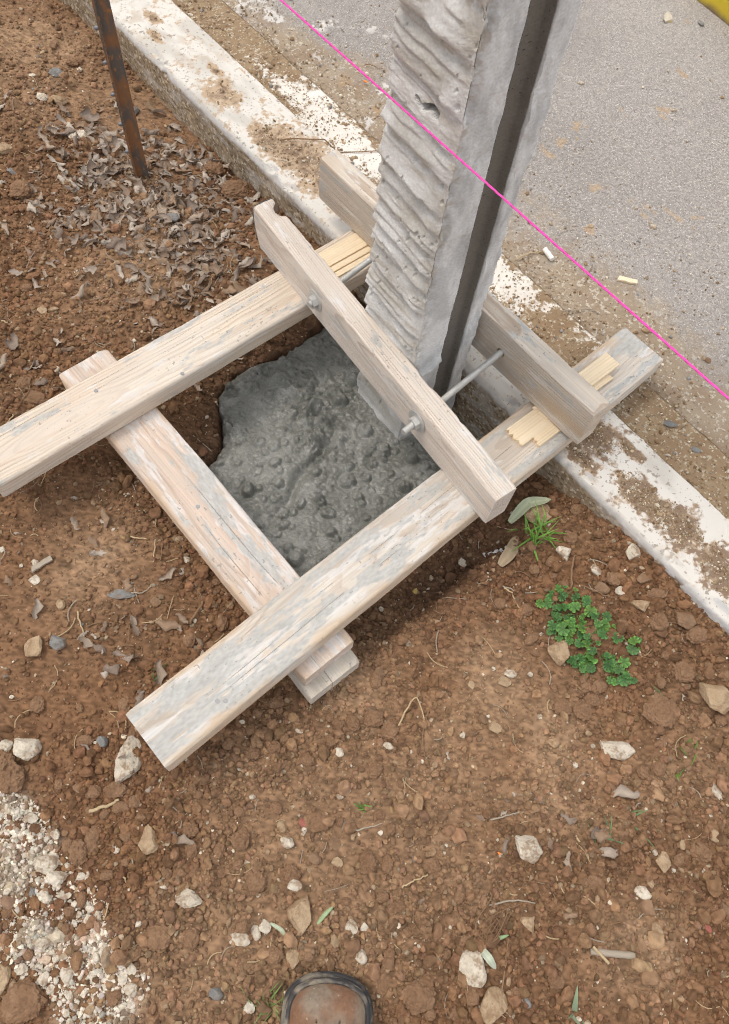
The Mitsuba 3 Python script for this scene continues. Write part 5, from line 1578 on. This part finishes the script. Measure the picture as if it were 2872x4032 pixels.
def blade(x, y, z, L, w, a, lean, seed, sag=.5, tint=(.10, .21, .035)):
    g = np.random.default_rng(seed)
    t = np.linspace(0, 1, 8)
    h = L * (t * math.cos(lean) - sag * t * t * .45)
    r = L * (t * math.sin(lean) + sag * t * t * .35)
    wv = w * (1 - t ** 1.8) + .0002
    side = np.array([-math.sin(a), math.cos(a)])
    c = np.column_stack([x + r * math.cos(a), y + r * math.sin(a), z + np.maximum(h, .001)])
    l, rr = c.copy(), c.copy()
    l[:, :2] += side * wv[:, None] / 2
    rr[:, :2] -= side * wv[:, None] / 2
    c[:, 2] -= wv * .18
    v = np.stack([l, c, rr], 1).reshape(-1, 3)
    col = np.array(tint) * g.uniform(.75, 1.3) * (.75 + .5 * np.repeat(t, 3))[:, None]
    return (v, grid_faces(8, 3)), col


def tuft(x, y, n, L, w, label, seed, spread_=.012, lean=(.3, 1.1), tint=(.10, .21, .035), name="grass_tuft"):
    key = thing(name, label, "grass")
    g = np.random.default_rng(seed)
    for i in range(n):
        bx, by = x + g.normal(0, spread_), y + g.normal(0, spread_)
        m, c = blade(bx, by, rest_z(bx, by) + .001, L * g.uniform(.5, 1.15), w * g.uniform(.6, 1.2), g.uniform(0, 6.28), g.uniform(*lean), seed + i, g.uniform(.2, .9), tint)
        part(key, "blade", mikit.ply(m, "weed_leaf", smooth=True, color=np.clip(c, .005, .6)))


G_ = FEAT["grass"]
tuft(*G_[0], 34, .052, .0034, "bright green grass tuft below the end of the front clamp", 1001, .013, (.35, 1.25), (.13, .27, .045))
tuft(*G_[1], 16, .030, .0018, "small spiky grass tuft left of the boot", 1011, .005, (.4, 1.3), (.16, .24, .07))
tuft(*G_[2], 7, .030, .0030, "sparse bluish green blades on the right soil, left group", 1021, .008, (.9, 1.4), (.10, .17, .075))
tuft(*G_[3], 6, .030, .0030, "sparse bluish green blades on the right soil, right group", 1031, .008, (.9, 1.4), (.10, .17, .075))
tuft(*G_[4], 6, .012, .0022, "tiny dark green sprout in the centre of the lower soil", 1041, .003)
tuft(*G_[5], 6, .014, .0024, "small green seedling near the right edge above the blades", 1051, .004)
tuft(*G_[6], 7, .016, .0024, "small dark green sprig beside the near long timber", 1061, .004, (.8, 1.4), (.06, .12, .035))
tuft(*G_[7], 7, .018, .0022, "thin seedling with pale stalk near the right edge", 1071, .005, (.4, 1.2))
tuft(*G_[8], 6, .034, .0090, "broad crumpled grey-green leaves at the bottom edge on the right", 1081, .006, (.9, 1.4), (.16, .21, .13), "withered_leaf_tuft")
tuft(*G_[9], 4, .030, .0026, "two or three thin green blades beside the broad flat clod", 1091, .006, (1.0, 1.4), (.12, .2, .07))


def strap(pts, w, zs, tint, seed, fold=.15):
    P = np.array(pts)
    t = np.linspace(0, 1, 12)
    c = np.column_stack([np.interp(t, np.linspace(0, 1, len(P)), P[:, k]) for k in (0, 1)])
    for _ in range(2):
        c[1:-1] = .25 * c[:-2] + .5 * c[1:-1] + .25 * c[2:]
    d = np.gradient(c, axis=0)
    d /= np.linalg.norm(d, axis=1, keepdims=True)
    s = np.stack([-d[:, 1], d[:, 0]], 1)
    wv = w * np.sin(np.clip(t * .92 + .08, 0, 1) * math.pi) ** .55 + .0004
    z = np.array([rest_z(*q) for q in c]) + np.interp(t, np.linspace(0, 1, len(zs)), zs)
    row = [np.column_stack([c + s * (wv * k / 2)[:, None], z + abs(k) * wv * fold]) for k in (-1, -.5, 0, .5, 1)]
    v = np.stack(row, 1).reshape(-1, 3)
    col = np.array(tint) * (.8 + .4 * fbm(v * 150, 2, seed))[:, None] * np.tile([1, .95, 1.15, .95, 1], 12)[:, None]
    return (v, grid_faces(12, 5)), np.clip(col, .01, .8)


for pts, w, zs, tint, lab, nm in ((FEAT["bigleaf"], .018, (.012, .030, .018), (.40, .44, .30), "broad pale green dried leaf leaning on the flat pale rock", "pale_leaf"),
                                  (FEAT["curl"], .020, (.004, .012, .006), (.34, .26, .17), "crumpled tan leaf left of the bright green grass tuft", "dry_leaf"),
                                  (FEAT["blades"][0], .0050, (.004, .008, .004), (.27, .36, .20), "single grey-green blade right of the oval tan cobble", "grass_blade"),
                                  (FEAT["blades"][1], .0048, (.004, .009, .003), (.36, .40, .29), "bent whitish green blade left of the oval tan cobble", "grass_blade"),
                                  (FEAT["blades"][2], .0056, (.004, .010, .007), (.24, .34, .18), "upper green blade of a forked pair at the lower right", "grass_blade"),
                                  (FEAT["blades"][3], .0100, (.004, .012, .004), (.42, .46, .36), "lower broad pale blade of a forked pair at the lower right", "grass_blade")):
    m, c = strap(pts, w, zs, tint, 5)
    thing({"grass_blade": "green_straw"}.get(nm, nm), lab, "leaf" if "leaf" in nm else "grass", mikit.ply(m, "weed_leaf", smooth=True, color=c))

# the ball of dry rootlets
g = np.random.default_rng(1101)
roots = []
for k in range(15):
    t = np.linspace(0, 1, 14)
    x0, y0 = .212 + g.normal(0, .006), .131 + g.normal(0, .006)
    a, L = math.radians(g.normal(128, 22)), g.uniform(.03, .075)
    w = g.uniform(-1.1, 1.1)
    px = x0 + L * t * math.cos(a) - .020 * w * np.sin(t * 4.4) * math.sin(a)
    py = y0 + L * t * math.sin(a) + .020 * w * np.sin(t * 4.4) * math.cos(a)
    pz_ = np.array([rest_z(q, r) for q, r in zip(px, py)]) + .003 + g.uniform(.004, .024) * np.sin(t * math.pi)
    roots.append(tube(np.column_stack([px, py, pz_]), g.uniform(.0003, .0007), 5))
thing("rootlets", "tangle of thin dry brown rootlets on the lower right soil", "roots", mikit.ply(join(roots), "twig_brown", smooth=True))
